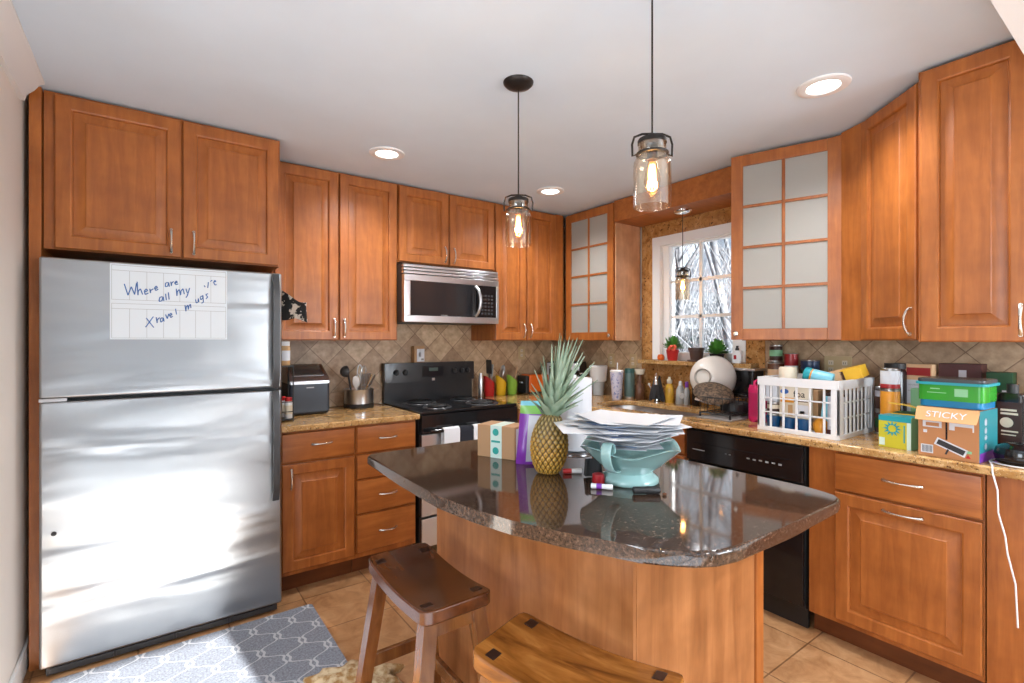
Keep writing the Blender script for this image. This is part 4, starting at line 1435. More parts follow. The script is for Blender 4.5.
# pineapple
t = thing('pineapple', 'whole ripe pineapple with spiky green crown standing on the island', 'pineapple', (1.115, 1.325, IT), rot=(0.03, 0.05, 0))
NB, NR = 96, 60
pb = MB()
def pin(r, z, a):
    q = z / 0.205
    k1 = math.sin(4.5 * a * 2 + q * 22)
    k2 = math.sin(4.5 * a * 2 - q * 22)
    h = (abs(k1) * abs(k2)) ** 0.6
    return (r * (0.915 + 0.125 * h) if r > 0.001 else r, z)
prof = []
for i in range(NR + 1):
    q = i / NR
    rr = 0.066 * (math.sin(PI * (0.10 + 0.82 * q)) ** 0.55) * (1.04 - 0.13 * q)
    prof.append((max(rr * (1 if 0 < q < 1 else 0.7), 0.001), 0.205 * q))
pb.lathe(prof, NB, fn=pin)
pb.build('fruit_body', 'pine', t, smooth=80)
cm = MB()
r8 = random.Random(11)
nl = 58
for k in range(nl):
    q = k / (nl - 1)              # 0 outer, 1 inner
    a = k * 2.39996
    L = 0.085 + 0.175 * (q ** 0.8) + r8.uniform(-0.015, 0.015)
    lean = 0.95 - 0.88 * q ** 0.75 + r8.uniform(-0.06, 0.08)
    base = Vector((0.020 * (1 - 0.8 * q) * math.cos(a), 0.020 * (1 - 0.8 * q) * math.sin(a), 0.188 + 0.035 * q))
    wid = 0.0185 - 0.004 * q
    ns = 7
    rows = []
    p = base.copy()
    th = lean * 0.75
    for i in range(ns + 1):
        s = i / ns
        th_i = th + (lean * 0.45) * s * (1 if q < 0.7 else 0.25)
        if i:
            p = p + (Vector((math.sin(th_i) * math.cos(a), math.sin(th_i) * math.sin(a), math.cos(th_i))) + Vector((0.16, -0.12, 0))) * (L / ns)
        wv = wid * (1 - s ** 1.6) * (0.75 + 0.5 * math.sin(PI * min(1, s * 1.3)))
        sd = Vector((-math.sin(a), math.cos(a), 0))
        nn = Vector((math.cos(th_i) * math.cos(a), math.cos(th_i) * math.sin(a), -math.sin(th_i)))
        rows.append((p + sd * wv - nn * wv * 0.35, p + nn * 0.0, p - sd * wv - nn * wv * 0.35, p + nn * 0.0022))
    R_ = [[cm.bm.verts.new(c) for c in row] for row in rows]
    for A, C in zip(R_, R_[1:]):
        for x, y in ((0, 3), (3, 2), (2, 1), (1, 0)):
            cm.bm.faces.new((A[x], A[y], C[y], C[x]))
cm.build('leaf_crown', 'pineleaf', t, smooth=60)

# paper towel roll
t = thing('paper_towel_roll', 'white paper towel roll on the island behind the pineapple', 'paper towel', (1.425, 1.520, IT))
MB().lathe([(0.075, 0), (0.076, 0.006), (0.02, 0.012), (0.0, 0.012)], 28).build('holder_base', 'steel', t)
MB().lathe([(0.020, 0.013), (0.069, 0.013), (0.070, 0.018), (0.070, 0.298), (0.069, 0.303), (0.020, 0.303)], 40, cap=False).build('towel_roll', 'paper', t)
MB().cyl((0, 0, 0.012), (0, 0, 0.315), 0.008).build('holder_rod', 'steel', t)

# aqua bowl full of mail
bcx, bcy = 1.268, 1.092
t = thing('handled_bowl', 'pale aqua glazed footed bowl with strap handle, full of mail on the island', 'bowl', (bcx, bcy, IT))
def scal(r, z, a):
    k = max(0.0, (z - 0.070) / 0.05)
    return (r * (1 + 0.045 * k * math.cos(4 * a + 0.4)), z + 0.012 * k * math.cos(4 * a + 0.4))
bp_ = [(0.0, 0.004), (0.060, 0.002), (0.088, 0.0), (0.094, 0.006), (0.090, 0.020), (0.076, 0.030), (0.072, 0.036), (0.080, 0.044), (0.100, 0.058), (0.122, 0.078), (0.142, 0.098), (0.160, 0.113), (0.166, 0.117),
       (0.160, 0.119), (0.140, 0.106), (0.118, 0.084), (0.095, 0.064), (0.06, 0.052), (0.0, 0.050)]
MB().lathe(bp_, 56, fn=scal).build('bowl_body', 'aqua', t, smooth=70)
hm = MB()
ha = math.atan2(-0.60, -0.80) - 0.33
hd = Vector((math.cos(ha), math.sin(ha), 0))
hs = Vector((-math.sin(ha), math.cos(ha), 0))
path = [(0.140, 0.108), (0.143, 0.135), (0.155, 0.150), (0.172, 0.148), (0.182, 0.125), (0.178, 0.098), (0.160, 0.072), (0.136, 0.056), (0.112, 0.054), (0.096, 0.056)]
def strap(off, w2):
    rows = []
    for i, (r, z) in enumerate(path):
        a = path[min(i + 1, len(path) - 1)]; b = path[max(i - 1, 0)]
        d = Vector((a[0] - b[0], a[1] - b[1])).normalized()
        nr = Vector((d.y, -d.x))
        c = hd * (r + nr.x * off) + Vector((0, 0, z + nr.y * off))
        rows.append((c - hs * w2, c + hs * w2))
    return rows
A_, B_ = strap(0.004, 0.018), strap(-0.004, 0.018)
ring = []
for (a0, a1), (b0, b1) in zip(A_, B_):
    ring.append([hm.bm.verts.new(v) for v in (a0, a1, b1, b0)])
for P0, P1 in zip(ring, ring[1:]):
    for k in range(4):
        hm.bm.faces.new((P0[k], P0[(k + 1) % 4], P1[(k + 1) % 4], P1[k]))
hm.bm.faces.new(ring[0]); hm.bm.faces.new(list(reversed(ring[-1])))
ho = hm.build('strap_handle', 'aqua', t, smooth=60)
sb = ho.modifiers.new('round', 'SUBSURF'); sb.levels = 2; sb.render_levels = 2
# loose mail, sheet by sheet
r9 = random.Random(21)
NP = 26
right = Vector((0.809, -0.588))
fwd = Vector((0.588, 0.809))
for k in range(NP):
    q = k / (NP - 1)
    W_, L_ = r9.choice([(0.216, 0.279), (0.105, 0.240), (0.140, 0.216), (0.160, 0.230), (0.216, 0.279)])
    ang = -0.63 + r9.uniform(-0.75, 0.75) + (PI / 2 if r9.random() < 0.15 else 0)
    ca, sa = math.cos(ang), math.sin(ang)
    z = 0.115 + 0.0034 * k + 0.010 * max(0, q - 0.4)
    sc = 0.62 + 0.40 * min(1, q * 2.2)
    c = right * r9.uniform(-0.06, 0.05) * q + right * -0.005 + fwd * r9.uniform(-0.02, 0.03) * q
    if k == 17:
        c = right * -0.085
        L_, W_, ang = 0.30, 0.216, -0.55
    sag, ph = r9.uniform(0.000, 0.010), r9.uniform(0, 6)
    tl = (r9.uniform(-0.05, 0.05), r9.uniform(-0.05, 0.05))
    def sheet(u, v):
        x, y = (u - 0.5) * L_ * sc, (v - 0.5) * W_ * sc
        zz = sag * ((2 * u - 1) ** 2) * 0.6 + 0.0012 * math.sin(6 * u + ph) + tl[0] * x + tl[1] * y
        return Vector((x, y, zz))
    mb = MB().grid(sheet, 8, 5, thick=0.0011)
    mt = 'bluepaper' if k in (4, 9, 14, 20) else 'paper'
    o = mb.build('letter', mt, loc=(bcx + c.x, bcy + c.y, IT + z), rot=(0, 0, ang))
    tag(o, 'one of the loose letters and envelopes heaped in the aqua bowl', 'letter', 'mail heaped in the bowl')
    if k % 3 == 0 and k < 23:
        pmb = MB()
        for j in range(4):
            pmb.grid(lambda u, v: sheet(0.12 + 0.5 * u, 0.18 + 0.14 * j + 0.05 * v) + Vector((0, 0, 0.0008)), 6, 1, thick=0.0004)
        pmb.build('print', 'print_blue', o)

# markers lying around the bowl
def marker(label, p, q, r, body, capm, capfrac=0.38, band=None):
    p, q = Vector(p), Vector(q)
    L = (q - p).length
    d = (q - p).normalized()
    rot = d.to_track_quat('Z', 'Y').to_euler()
    t = thing('marker_pen', label, 'pen', p + Vector((0, 0, r)), rot=rot)
    MB().lathe([(0.0, 0), (r * 0.8, 0), (r * 0.95, 0.002), (r * 0.95, L * (1 - capfrac))], 16).build('barrel', body, t)
    MB().lathe([(r, L * (1 - capfrac)), (r, L * 0.96), (r * 0.8, L), (0, L)], 16).build('cap', capm, t)
    if band:
        MB().lathe([(r * 0.97, L * 0.25), (r * 0.99, L * 0.25), (r * 0.99, L * 0.5), (r * 0.97, L * 0.5)], 16).build('band', band, t)
marker('white marker pen with red end lying beside the pineapple', (1.205, 1.250, IT), (1.150, 1.285, IT), 0.0085, 'white', 'red', 0.45)
marker('white marker pen with purple band lying in front of the bowl', (1.105, 1.105, IT), (1.148, 1.055, IT), 0.0085, 'white', 'white', 0.3, 'purple')
marker('thick black marker pen lying against the bowl foot', (1.165, 0.990, IT), (1.232, 0.945, IT), 0.0115, 'black_m', 'black_m', 0.5)
MBx = MB().lathe([(0.0, 0), (0.018, 0), (0.020, 0.006), (0.019, 0.030), (0.010, 0.034), (0, 0.034)], 18)
o = MBx.build('bottle_cap', 'redlabel', loc=(1.163, 1.130, IT))
tag(o, 'small dark red cap on the island beside the bowl foot', 'cap')
pch = MB()
pch.grid(lambda u, v: Vector(((u - 0.5) * 0.055 * (1 - 0.2 * v), 0.006 * math.sin(6 * u) - 0.008 * math.sin(PI * v), v * 0.060 + 0.0005)), 10, 8, thick=0.012)
o = pch.build('black_pouch', 'cloth_dark', loc=(1.205, 1.192, IT + 0.001), rot=(0, 0, R(-35)))
tag(o, 'crumpled black pouch in the shade of the aqua bowl', 'pouch')
o = MB().lathe([(0, 0), (0.006, 0.001), (0.007, 0.004), (0.004, 0.008), (0, 0.009)], 12).build('nut', 'brownjar', loc=(1.232, 0.928, IT), rot=(0, 0, 0.4))
tag(o, 'tiny brown nut on the island near the black marker', 'nut')

# ---- back counter, fridge side
t = thing('ice_maker', 'black countertop ice maker with smoked lid, beside the fridge', 'ice maker', (0.800, 3.325, CT), R(0))
B(-0.118, 0.118, -0.115, 0.150, 0.004, 0.205, bev=0.018, seg=4).build('housing', 'slate', t)
yz = Matrix(((0, 0, 1, 0), (1, 0, 0, 0), (0, 1, 0, 0), (0, 0, 0, 1)))      # (y, z) outline swept along x
MB().prism([(-0.116, 0.190), (0.148, 0.190), (0.148, 0.290), (0.120, 0.303), (0.06, 0.303), (-0.085, 0.228), (-0.116, 0.208)], -0.119, 0.119, bev=0.008, mat=yz).build('lid', 'steel', t)
MB().prism([(0.135, 0.303), (0.06, 0.3055), (-0.068, 0.240), (-0.064, 0.232), (0.06, 0.298), (0.135, 0.296)], -0.096, 0.096, mat=yz).build('lid_window', 'smoke', t)
B(-0.022, 0.022, -0.1158, -0.1148, 0.165, 0.171).build('badge', 'line', t)

# utensil crock
t = thing('utensil_crock', 'stainless steel utensil crock with black rims on the counter', 'crock', (1.165, 3.395, CT))
MB().lathe([(0.0, 0), (0.098, 0), (0.100, 0.004), (0.100, 0.028), (0.0975, 0.030)], 36).build('base_ring', 'black_m', t)
MB().lathe([(0.0975, 0.030), (0.0975, 0.122), (0.099, 0.125), (0.095, 0.127), (0.093, 0.122), (0.093, 0.032), (0, 0.032)], 36).build('crock_body', 'steel', t)
def utensil(name, label, base, tip, kind, mat, hl=0.09):
    p, q = Vector(base), Vector(tip)
    d = (q - p).normalized()
    t = thing(name, label, 'utensil', p, rot=d.to_track_quat('Z', 'Y').to_euler())
    L = (q - p).length
    MB().tube([(0, 0, 0), (0, 0, L - (0.03 if kind == 'ladle' else hl))], [0.007, 0.006], 8).build('handle', mat, t)
    mb = MB()
    if kind == 'ladle':
        mb.lathe([(0.040, 0.0), (0.037, 0.018), (0.024, 0.034), (0, 0.041), (0, 0.038), (0.022, 0.031), (0.035, 0.016), (0.038, 0.0)], 18, mat=T(0, -0.01, L - 0.03) @ Matrix.Rotation(R(80), 4, 'X'), cap=False)
    elif kind == 'spoon':
        mb.lathe([(0.0, 0), (0.012, 0.008), (0.022, 0.030), (0.024, 0.055), (0.018, 0.078), (0, 0.088)], 16, mat=T(0, 0, L - hl) @ Matrix.Diagonal((1, 0.25, 1, 1)))
    elif kind == 'turner':
        mb.box(-0.030, 0.030, -0.003, 0.003, L - hl, L, bev=0.002)
        mb.box(-0.004, 0.004, -0.004, 0.004, L - hl - 0.01, L - hl + 0.01)
    elif kind == 'slotted':
        for x in (-0.030, -0.010, 0.010, 0.030):
            mb.box(x - 0.006, x + 0.006, -0.003, 0.003, L - hl + 0.012, L - 0.012)
        mb.box(-0.036, 0.036, -0.003, 0.003, L - 0.014, L, bev=0.001).box(-0.036, 0.036, -0.003, 0.003, L - hl, L - hl + 0.014, bev=0.001)
    elif kind == 'loop':
        mb.tube([(0.016 * math.sin(2 * PI * k / 16), 0, L - hl / 2 - hl / 2 * math.cos(2 * PI * k / 16)) for k in range(16)], 0.004, 6, closed=True)
    elif kind == 'stick':
        mb.box(-0.014, 0.014, -0.003, 0.003, L - hl, L, bev=0.0025)
    elif kind == 'whisk':
        for j in range(4):
            a = PI * j / 4
            mb.tube([(0.018 * math.sin(2 * PI * k / 14) * math.cos(a), 0.018 * math.sin(2 * PI * k / 14) * math.sin(a), L - hl / 2 - hl / 2 * math.cos(2 * PI * k / 14)) for k in range(14)], 0.0015, 5, closed=True)
    mb.build('head', mat, t)
    return t
cx_, cy_, cz_ = 1.165, 3.395, CT + 0.034
utensil('ladle', 'big black and steel ladle leaning out of the utensil crock', (cx_ - 0.04, cy_, cz_), (cx_ - 0.085, cy_ - 0.01, cz_ + 0.245), 'ladle', 'dark_gray')
utensil('tongs', 'steel looped kitchen tool near the ladle in the crock', (cx_ - 0.01, cy_ - 0.02, cz_), (cx_ - 0.020, cy_ - 0.045, cz_ + 0.195), 'loop', 'steel', 0.12)
utensil('tongs', 'white-handled looped kitchen tool in the middle of the crock', (cx_ + 0.01, cy_ + 0.02, cz_), (cx_ + 0.022, cy_ + 0.045, cz_ + 0.255), 'loop', 'white', 0.12)
utensil('whisk', 'steel wire whisk standing tallest at the back of the crock', (cx_ + 0.0, cy_ + 0.01, cz_), (cx_ + 0.045, cy_ + 0.02, cz_ + 0.25), 'whisk', 'steel', 0.1)
utensil('wooden_spatula', 'tan wooden spatula leaning in the utensil crock', (cx_ - 0.0, cy_ - 0.03, cz_), (cx_ + 0.075, cy_ - 0.05, cz_ + 0.195), 'stick', 'tan', 0.12)
utensil('serving_spoon', 'steel serving spoon leaning out of the crock toward the stove', (cx_ + 0.03, cy_, cz_), (cx_ + 0.110, cy_ - 0.01, cz_ + 0.19), 'spoon', 'steel')

utensil('fish_slice', 'steel slotted turner in the crock between the looped tools', (cx_ + 0.02, cy_ - 0.03, cz_), (cx_ + 0.030, cy_ - 0.06, cz_ + 0.20), 'slotted', 'steel', 0.09)
utensil('serving_spoon', 'white plastic spoon at the front of the crock', (cx_ - 0.03, cy_ - 0.04, cz_), (cx_ - 0.045, cy_ - 0.07, cz_ + 0.19), 'spoon', 'white')
# small rack with jars beside the fridge
t = thing('jar_rack', 'small black two-tier wire jar rack squeezed between fridge and ice maker', 'rack', (0.618, 3.08, CT))
rk = MB()
for x in (-0.042, 0.042):
    for y in (-0.06, 0.06):
        rk.cyl((x, y, 0.0), (x, y, 0.315), 0.0035, n=8)
for z in (0.012, 0.312):
    rk.box(-0.046, 0.046, -0.064, 0.064, z - 0.004, z + 0.004)
for z in (0.055, 0.11):
    rk.tube([(-0.042, -0.06, z), (0.042, -0.06, z), (0.042, 0.06, z), (-0.042, 0.06, z)], 0.0025, 6, closed=True)
rk.build('wire_frame', 'black_m', t)
def jar(label, loc, r, h, body, lidm, name='spice_jar', band=None):
    t = thing(name, label, 'jar', loc)
    MB().lathe([(0.0, 0), (r * 0.95, 0), (r, 0.003), (r, h * 0.76), (r * 0.86, h * 0.8), (r * 0.86, h * 0.82)], 20).build('jar_body', body, t)
    MB().lathe([(r * 0.92, h * 0.82), (r * 0.92, h * 0.99), (r * 0.85, h), (0, h)], 20).build('lid', lidm, t)
    if band:
        MB().lathe([(r * 1.0, h * 0.2), (r * 1.01, h * 0.2), (r * 1.01, h * 0.62), (r, h * 0.62)], 20).build('paper_label', band, t)
    return t
jar('clear spice jar with red lid in the wire rack, the nearer of two', (0.640, 3.045, CT + 0.0165), 0.021, 0.118, 'white', 'red', band='cream')
jar('clear spice jar with red lid in the wire rack, behind the other', (0.618, 3.105, CT + 0.0165), 0.021, 0.118, 'white', 'red', band='cream')
jar('white-lidded jar of tan powder on the top tier of the wire rack', (0.622, 3.06, CT + 0.3165), 0.030, 0.135, 'tan', 'white', band='paper')
jar('squat black jar on the top tier of the wire rack', (0.628, 3.115, CT + 0.3165), 0.022, 0.075, 'black_m', 'black_m')
jar('tall black pepper mill inside the wire rack', (0.590, 3.07, CT + 0.0165), 0.020, 0.26, 'black_m', 'dark_gray', name='pepper_mill')
# checked pot holder clipped to the fridge side
ph = MB()
def pho(u, v):
    x = 0.012 + 0.165 * u
    z = 1.655 - 0.15 * v - 0.075 * u + 0.012 * math.sin(7 * u + 3 * v)
    y = 2.97 + 0.018 * math.sin(8 * u + 2 * v) + 0.05 * v * (1 - u)
    return Vector((0.545 + x * (1 - 0.35 * v * (1 - u)), y, z + 0.05 * v * u))
ph.grid(pho, 16, 12, thick=0.014)
o = ph.build('pot_holder', 'checks', smooth=70)
tag(o, 'black and cream checked pot holder hanging off the side of the fridge', 'pot holder')

# ---- on and past the stove
carton('spice_carton', 'small tan carton with white label standing on the stove back guard', 'carton', (1.655, 3.495, 1.2055), 0, 0.085, 0.05, 0.125, 'card',
       [('label', 0.25, 0.98, 0.05, 0.82, 'paper', 'f'), ('print', 0.42, 0.62, 0.35, 0.62, 'line', 'f'), ('print', 0.66, 0.9, 0.14, 0.24, 'print_dark', 'f')])
def holder(label, x, y, mat):
    t = thing('utensil_holder', label, 'holder', (x, y, CT))
    def sl(r, z, a):
        return (r, z + (0.035 * (z / 0.125) ** 6) * math.cos(a - PI) )
    MB().lathe([(0.0, 0), (0.038, 0), (0.041, 0.006), (0.046, 0.125), (0.047, 0.128), (0.043, 0.127), (0.038, 0.01), (0, 0.009)], 24, fn=sl).build('cup', mat, t, smooth=60)
    return t
holder('slant-topped red utensil holder nearest the stove', 2.273, 3.450, 'red')
holder('slant-topped yellow utensil holder between the red and green ones', 2.390, 3.450, 'yellow')
holder('slant-topped lime green utensil holder beside the orange toaster', 2.506, 3.450, 'green')
zc = CT + 0.013
utensil('spatula', 'black slotted spatula standing in the red holder', (2.273, 3.445, zc), (2.266, 3.445, zc + 0.285), 'slotted', 'black_m', 0.115)
utensil('spatula', 'pale gray narrow spatula standing in the red holder', (2.288, 3.455, zc), (2.315, 3.465, zc + 0.245), 'stick', 'line', 0.1)
utensil('serving_spoon', 'steel spoon standing in the yellow holder', (2.383, 3.445, zc), (2.400, 3.45, zc + 0.21), 'spoon', 'steel')
utensil('serving_spoon', 'gray spoon standing tallest in the yellow holder', (2.398, 3.46, zc), (2.430, 3.47, zc + 0.24), 'spoon', 'line')
utensil('wooden_spatula', 'pale wooden spatula leaning from the green holder', (2.494, 3.44, zc), (2.545, 3.425, zc + 0.22), 'stick', 'peach', 0.1)
o = MB().lathe([(0.0, 0), (0.020, 0), (0.021, 0.003), (0.021, 0.150), (0.015, 0.166), (0.013, 0.19), (0, 0.19)], 20).build('steel_canister', 'steel', loc=(2.185, 3.44, CT))
tag(o, 'slim stainless canister between the stove and the red holder', 'canister')
# toaster
t = thing('toaster', 'orange two-slice toaster with black end', 'toaster', (2.730, 3.425, CT), R(-4))
tm = MB().box(-0.10, 0.115, -0.075, 0.075, 0.012, 0.165, bev=0.018, seg=4).build('shell', 'orange', t)
B(-0.135, -0.098, -0.07, 0.07, 0.006, 0.155, bev=0.010).build('end_cap', 'black_m', t)
B(-0.09, 0.10, -0.07, 0.07, 0.0, 0.014).build('foot_base', 'black_m', t)
sl = MB().box(-0.07, 0.085, -0.035, -0.012, 0.160, 0.1655).box(-0.07, 0.085, 0.012, 0.035, 0.160, 0.1655)
sl.build('slots', 'black', tm)
B(-0.146, -0.134, -0.02, 0.02, 0.09, 0.105, bev=0.003).build('lever', 'steel', t)
# toaster oven in the corner
t = thing('toaster_oven', 'black and steel toaster oven in the back corner behind the pineapple', 'oven', (2.985, 3.285, CT), R(-60))
B(-0.15, 0.15, -0.10, 0.10, 0.012, 0.270, bev=0.008).build('housing', 'black_m', t)
od = MB().box(-0.145, 0.145, -0.112, -0.10, 0.235, 0.262, bev=0.003).box(-0.145, -0.125, -0.112, -0.10, 0.04, 0.235).box(0.075, 0.145, -0.112, -0.10, 0.04, 0.235, bev=0.003).box(-0.125, 0.075, -0.112, -0.10, 0.04, 0.055)
od.build('front_frame', 'steel', t)
B(-0.125, 0.075, -0.110, -0.10, 0.055, 0.235).build('door_glass', 'glass_black', t)
MB().tube([(-0.11, -0.135, 0.222), (0.06, -0.135, 0.222)], 0.007, 8).tube([(-0.10, -0.135, 0.222), (-0.10, -0.108, 0.222)], 0.005, 8).tube([(0.05, -0.135, 0.222), (0.05, -0.108, 0.222)], 0.005, 8).build('handle', 'steel', t)
for z in (0.09, 0.15, 0.205):
    MB().lathe([(0.016, 0), (0.014, 0.016), (0, 0.017)], 14, mat=Matrix.Rotation(R(90), 4, 'X')).build('knob', 'black_m', t, loc=(0.11, -0.112, z))
B(-0.14, 0.14, -0.09, 0.09, 0, 0.013).build('foot_base', 'rubber', t)
# black pot with wire handle
t = thing('coffee_press', 'black and steel coffee press beside the water pitcher', 'coffee press', (2.880, 3.075, CT), R(-60))
MB().lathe([(0, 0), (0.042, 0), (0.044, 0.004), (0.044, 0.175), (0.046, 0.178), (0.046, 0.200), (0.02, 0.212), (0, 0.213)], 20).build('pot_body', 'black', t)
MB().tube([(0.044, 0, 0.18), (0.078, 0, 0.185), (0.085, 0, 0.16), (0.083, 0, 0.08), (0.074, 0, 0.05), (0.044, 0, 0.05)], 0.006, 8).build('handle', 'steel', t)
# white water filter pitcher
t = thing('water_pitcher', 'white water filter pitcher by the corner of the back counter', 'pitcher', (3.045, 2.960, CT), R(205))
def spout(r, z, a):
    k = max(0.0, math.cos(a)) ** 8 * max(0, (z - 0.14) / 0.1)
    return (r * (1 + 0.25 * k), z)
MB().lathe([(0.0, 0), (0.040, 0), (0.044, 0.004), (0.052, 0.115)], 28).build('water_jug', 'line', t, label='clear gray lower jug')
MB().lathe([(0.0, 0.115), (0.062, 0.116), (0.068, 0.125), (0.076, 0.235), (0.078, 0.242), (0.070, 0.250), (0, 0.252)], 28, fn=spout).build('hopper', 'white', t)
MB().tube([(-0.070, 0, 0.235), (-0.105, 0, 0.232), (-0.118, 0, 0.20), (-0.112, 0, 0.10), (-0.090, 0, 0.03), (-0.05, 0, 0.018)], 0.009, 10).build('handle', 'white', t)

# ---- around the sink
t = prof_thing('tumbler', 'tall lilac speckled tumbler with straw beside the green bottle', 'tumbler', (2.945, 2.665, CT),
   [('cup', [(0, 0), (0.034, 0), (0.036, 0.003), (0.051, 0.205), (0.052, 0.212)], 'tumbler'), ('lid', [(0.053, 0.212), (0.053, 0.222), (0.046, 0.228), (0, 0.229)], 'white')])
MB().tube([(0.005, 0, 0.22), (0.012, 0.004, 0.285)], 0.004, 8).build('straw', 'white', t)
prof_thing('water_bottle', 'dark green insulated steel water bottle beside the tumbler', 'bottle', (3.035, 2.615, CT),
   [('steel_foot', [(0, 0), (0.036, 0), (0.037, 0.002), (0.037, 0.022)], 'steel'), ('flask', [(0.038, 0.022), (0.040, 0.028), (0.040, 0.190), (0.037, 0.205)], 'greensteel'), ('cap', [(0.038, 0.205), (0.038, 0.232), (0.034, 0.240), (0, 0.241)], 'teal_dark')])
prof_thing('blue_bottle', 'small navy bottle half hidden behind the lilac tumbler', 'bottle', (3.06, 2.745, CT),
   [('flask', [(0, 0), (0.026, 0), (0.028, 0.003), (0.028, 0.10), (0.012, 0.135), (0.012, 0.155), (0, 0.156)], 'navy')])
prof_thing('pepper_grinder', 'brown glass spice grinder with cream top next to the green bottle', 'grinder', (3.085, 2.555, CT),
   [('jar_body', [(0, 0), (0.034, 0), (0.036, 0.003), (0.036, 0.110), (0.026, 0.122), (0.016, 0.15), (0.018, 0.195)], 'brownjar'), ('top', [(0.030, 0.195), (0.040, 0.225), (0.040, 0.236), (0, 0.238)], 'cream')])
# faucet and dish cloth
FXp, FYp = 3.045, 2.36
t = thing('faucet', 'stainless pull-down kitchen faucet behind the sink', 'faucet', (FXp, FYp, CT))
fb = MB().lathe([(0, 0), (0.028, 0), (0.028, 0.006), (0.020, 0.012), (0.017, 0.05), (0.015, 0.06)], 20).build('base', 'chrome', t)
MB().tube([(0, 0, 0.05), (0, 0, 0.15), (-0.010, -0.008, 0.19), (-0.045, -0.03, 0.215), (-0.085, -0.055, 0.205), (-0.105, -0.07, 0.175), (-0.110, -0.073, 0.14)], [0.013, 0.013, 0.013, 0.012, 0.012, 0.014, 0.015], 14).build('spout', 'chrome', t)
MB().tube([(0, 0.015, 0.055), (0.012, 0.055, 0.085), (0.015, 0.085, 0.12)], [0.008, 0.007, 0.006], 10).build('lever', 'chrome', t)
MB().lathe([(0, 0), (0.008, 0.002), (0.010, 0.010), (0.006, 0.018), (0, 0.020)], 12).build('knob', 'white', t, loc=(0.015, 0.085, 0.117))
dc = MB()
def drape(r, z, a):
    k = max(0.0, 1 - z / 0.20)
    f = 1 + 0.20 * k * math.sin(4 * a + 0.6) + 0.10 * k * math.sin(9 * a + 2.0)
    return (r * f, z + 0.012 * k * math.sin(2 * a + 1.0) + 0.004 * k * math.sin(5 * a))
dc.lathe([(0.020, 0.196), (0.024, 0.185), (0.027, 0.165), (0.033, 0.140), (0.040, 0.110), (0.046, 0.080), (0.051, 0.050), (0.050, 0.020), (0.046, 0.021), (0.040, 0.08), (0.027, 0.14), (0.0195, 0.18)], 44, fn=drape, cap=False)
o = dc.build('dish_cloth', 'cloth_dark', loc=(FXp, FYp, CT), smooth=70)
tag(o, 'charcoal dish cloth draped over the kitchen faucet', 'cloth')
# soap bottles
prof_thing('soap_bottle', 'amber yellow dish soap bottle behind the sink', 'bottle', (3.095, 2.288, CT),
   [('flask', [(0, 0), (0.029, 0), (0.031, 0.004), (0.031, 0.105), (0.024, 0.128), (0.013, 0.142)], 'amber'), ('cap', [(0.015, 0.142), (0.020, 0.150), (0.020, 0.168), (0.010, 0.176), (0.009, 0.19), (0, 0.19)], 'cream')])
t = prof_thing('soap_bottle', 'clear hand soap bottle with round white label behind the sink', 'bottle', (3.095, 2.195, CT),
   [('flask', [(0, 0), (0.032, 0), (0.034, 0.004), (0.030, 0.10), (0.014, 0.135)], 'line'), ('cap', [(0.012, 0.135), (0.013, 0.145), (0.010, 0.165), (0, 0.167)], 'white')])
MB().lathe([(0.0, 0), (0.020, 0), (0.020, 0.001), (0, 0.001)], 20, mat=Matrix.Rotation(R(-125), 4, 'Z') @ Matrix.Translation((0.0325, 0, 0.062)) @ Matrix.Rotation(R(90), 4, 'Y')).build('label', 'white', t)
prof_thing('slim_bottle', 'slim dark bottle standing behind the dish rack', 'bottle', (3.10, 2.075, CT),
   [('flask', [(0, 0), (0.022, 0), (0.024, 0.003), (0.024, 0.12), (0.014, 0.15)], 'bottle_dark'), ('cap', [(0.018, 0.15), (0.018, 0.215), (0, 0.217)], 'maroon')])
prof_thing('slim_bottle', 'slim purple bottle standing between soap and dish rack', 'bottle', (3.085, 2.135, CT),
   [('flask', [(0, 0), (0.018, 0), (0.020, 0.003), (0.020, 0.10), (0.010, 0.125)], 'line'), ('cap', [(0.012, 0.125), (0.012, 0.165), (0, 0.166)], 'purple')])

# drying mat, dish rack and what is on it
o = B(2.63, 3.02, 1.545, 1.755, CT, CT + 0.008, bev=0.003).build('drying_mat', 'gray_mat')
tag(o, 'gray drying mat lying under the black dish rack', 'mat')
DZ = CT + 0.0085
t = thing('dish_rack', 'black wire dish rack beside the sink', 'rack', (2.83, 1.655, DZ))
rk = MB()
x0, x1, y0, y1 = -0.17, 0.17, -0.095, 0.095
for z in (0.022, 0.115):
    rk.tube([(x0, y0, z), (x1, y0, z), (x1, y1, z), (x0, y1, z)], 0.0035, 6, closed=True)
for k in range(9):
    x = x0 + (x1 - x0) * k / 8
    rk.tube([(x, y0, 0.115), (x, y0, 0.022), (x, y1, 0.022), (x, y1, 0.115)], 0.0022, 5)
for k in range(5):
    y = y0 + (y1 - y0) * k / 4
    rk.tube([(x0, y, 0.115), (x0, y, 0.022), (x1, y, 0.022), (x1, y, 0.115)], 0.0022, 5)
rk.build('wire_frame', 'black_m', t)
ftm = MB()
for x in (x0, x1):
    for y in (y0, y1):
        ftm.lathe([(0, 0), (0.007, 0), (0.007, 0.024), (0, 0.026)], 10, mat=T(x, y, 0))
ftm.build('rubber_foot', 'rubber', t)
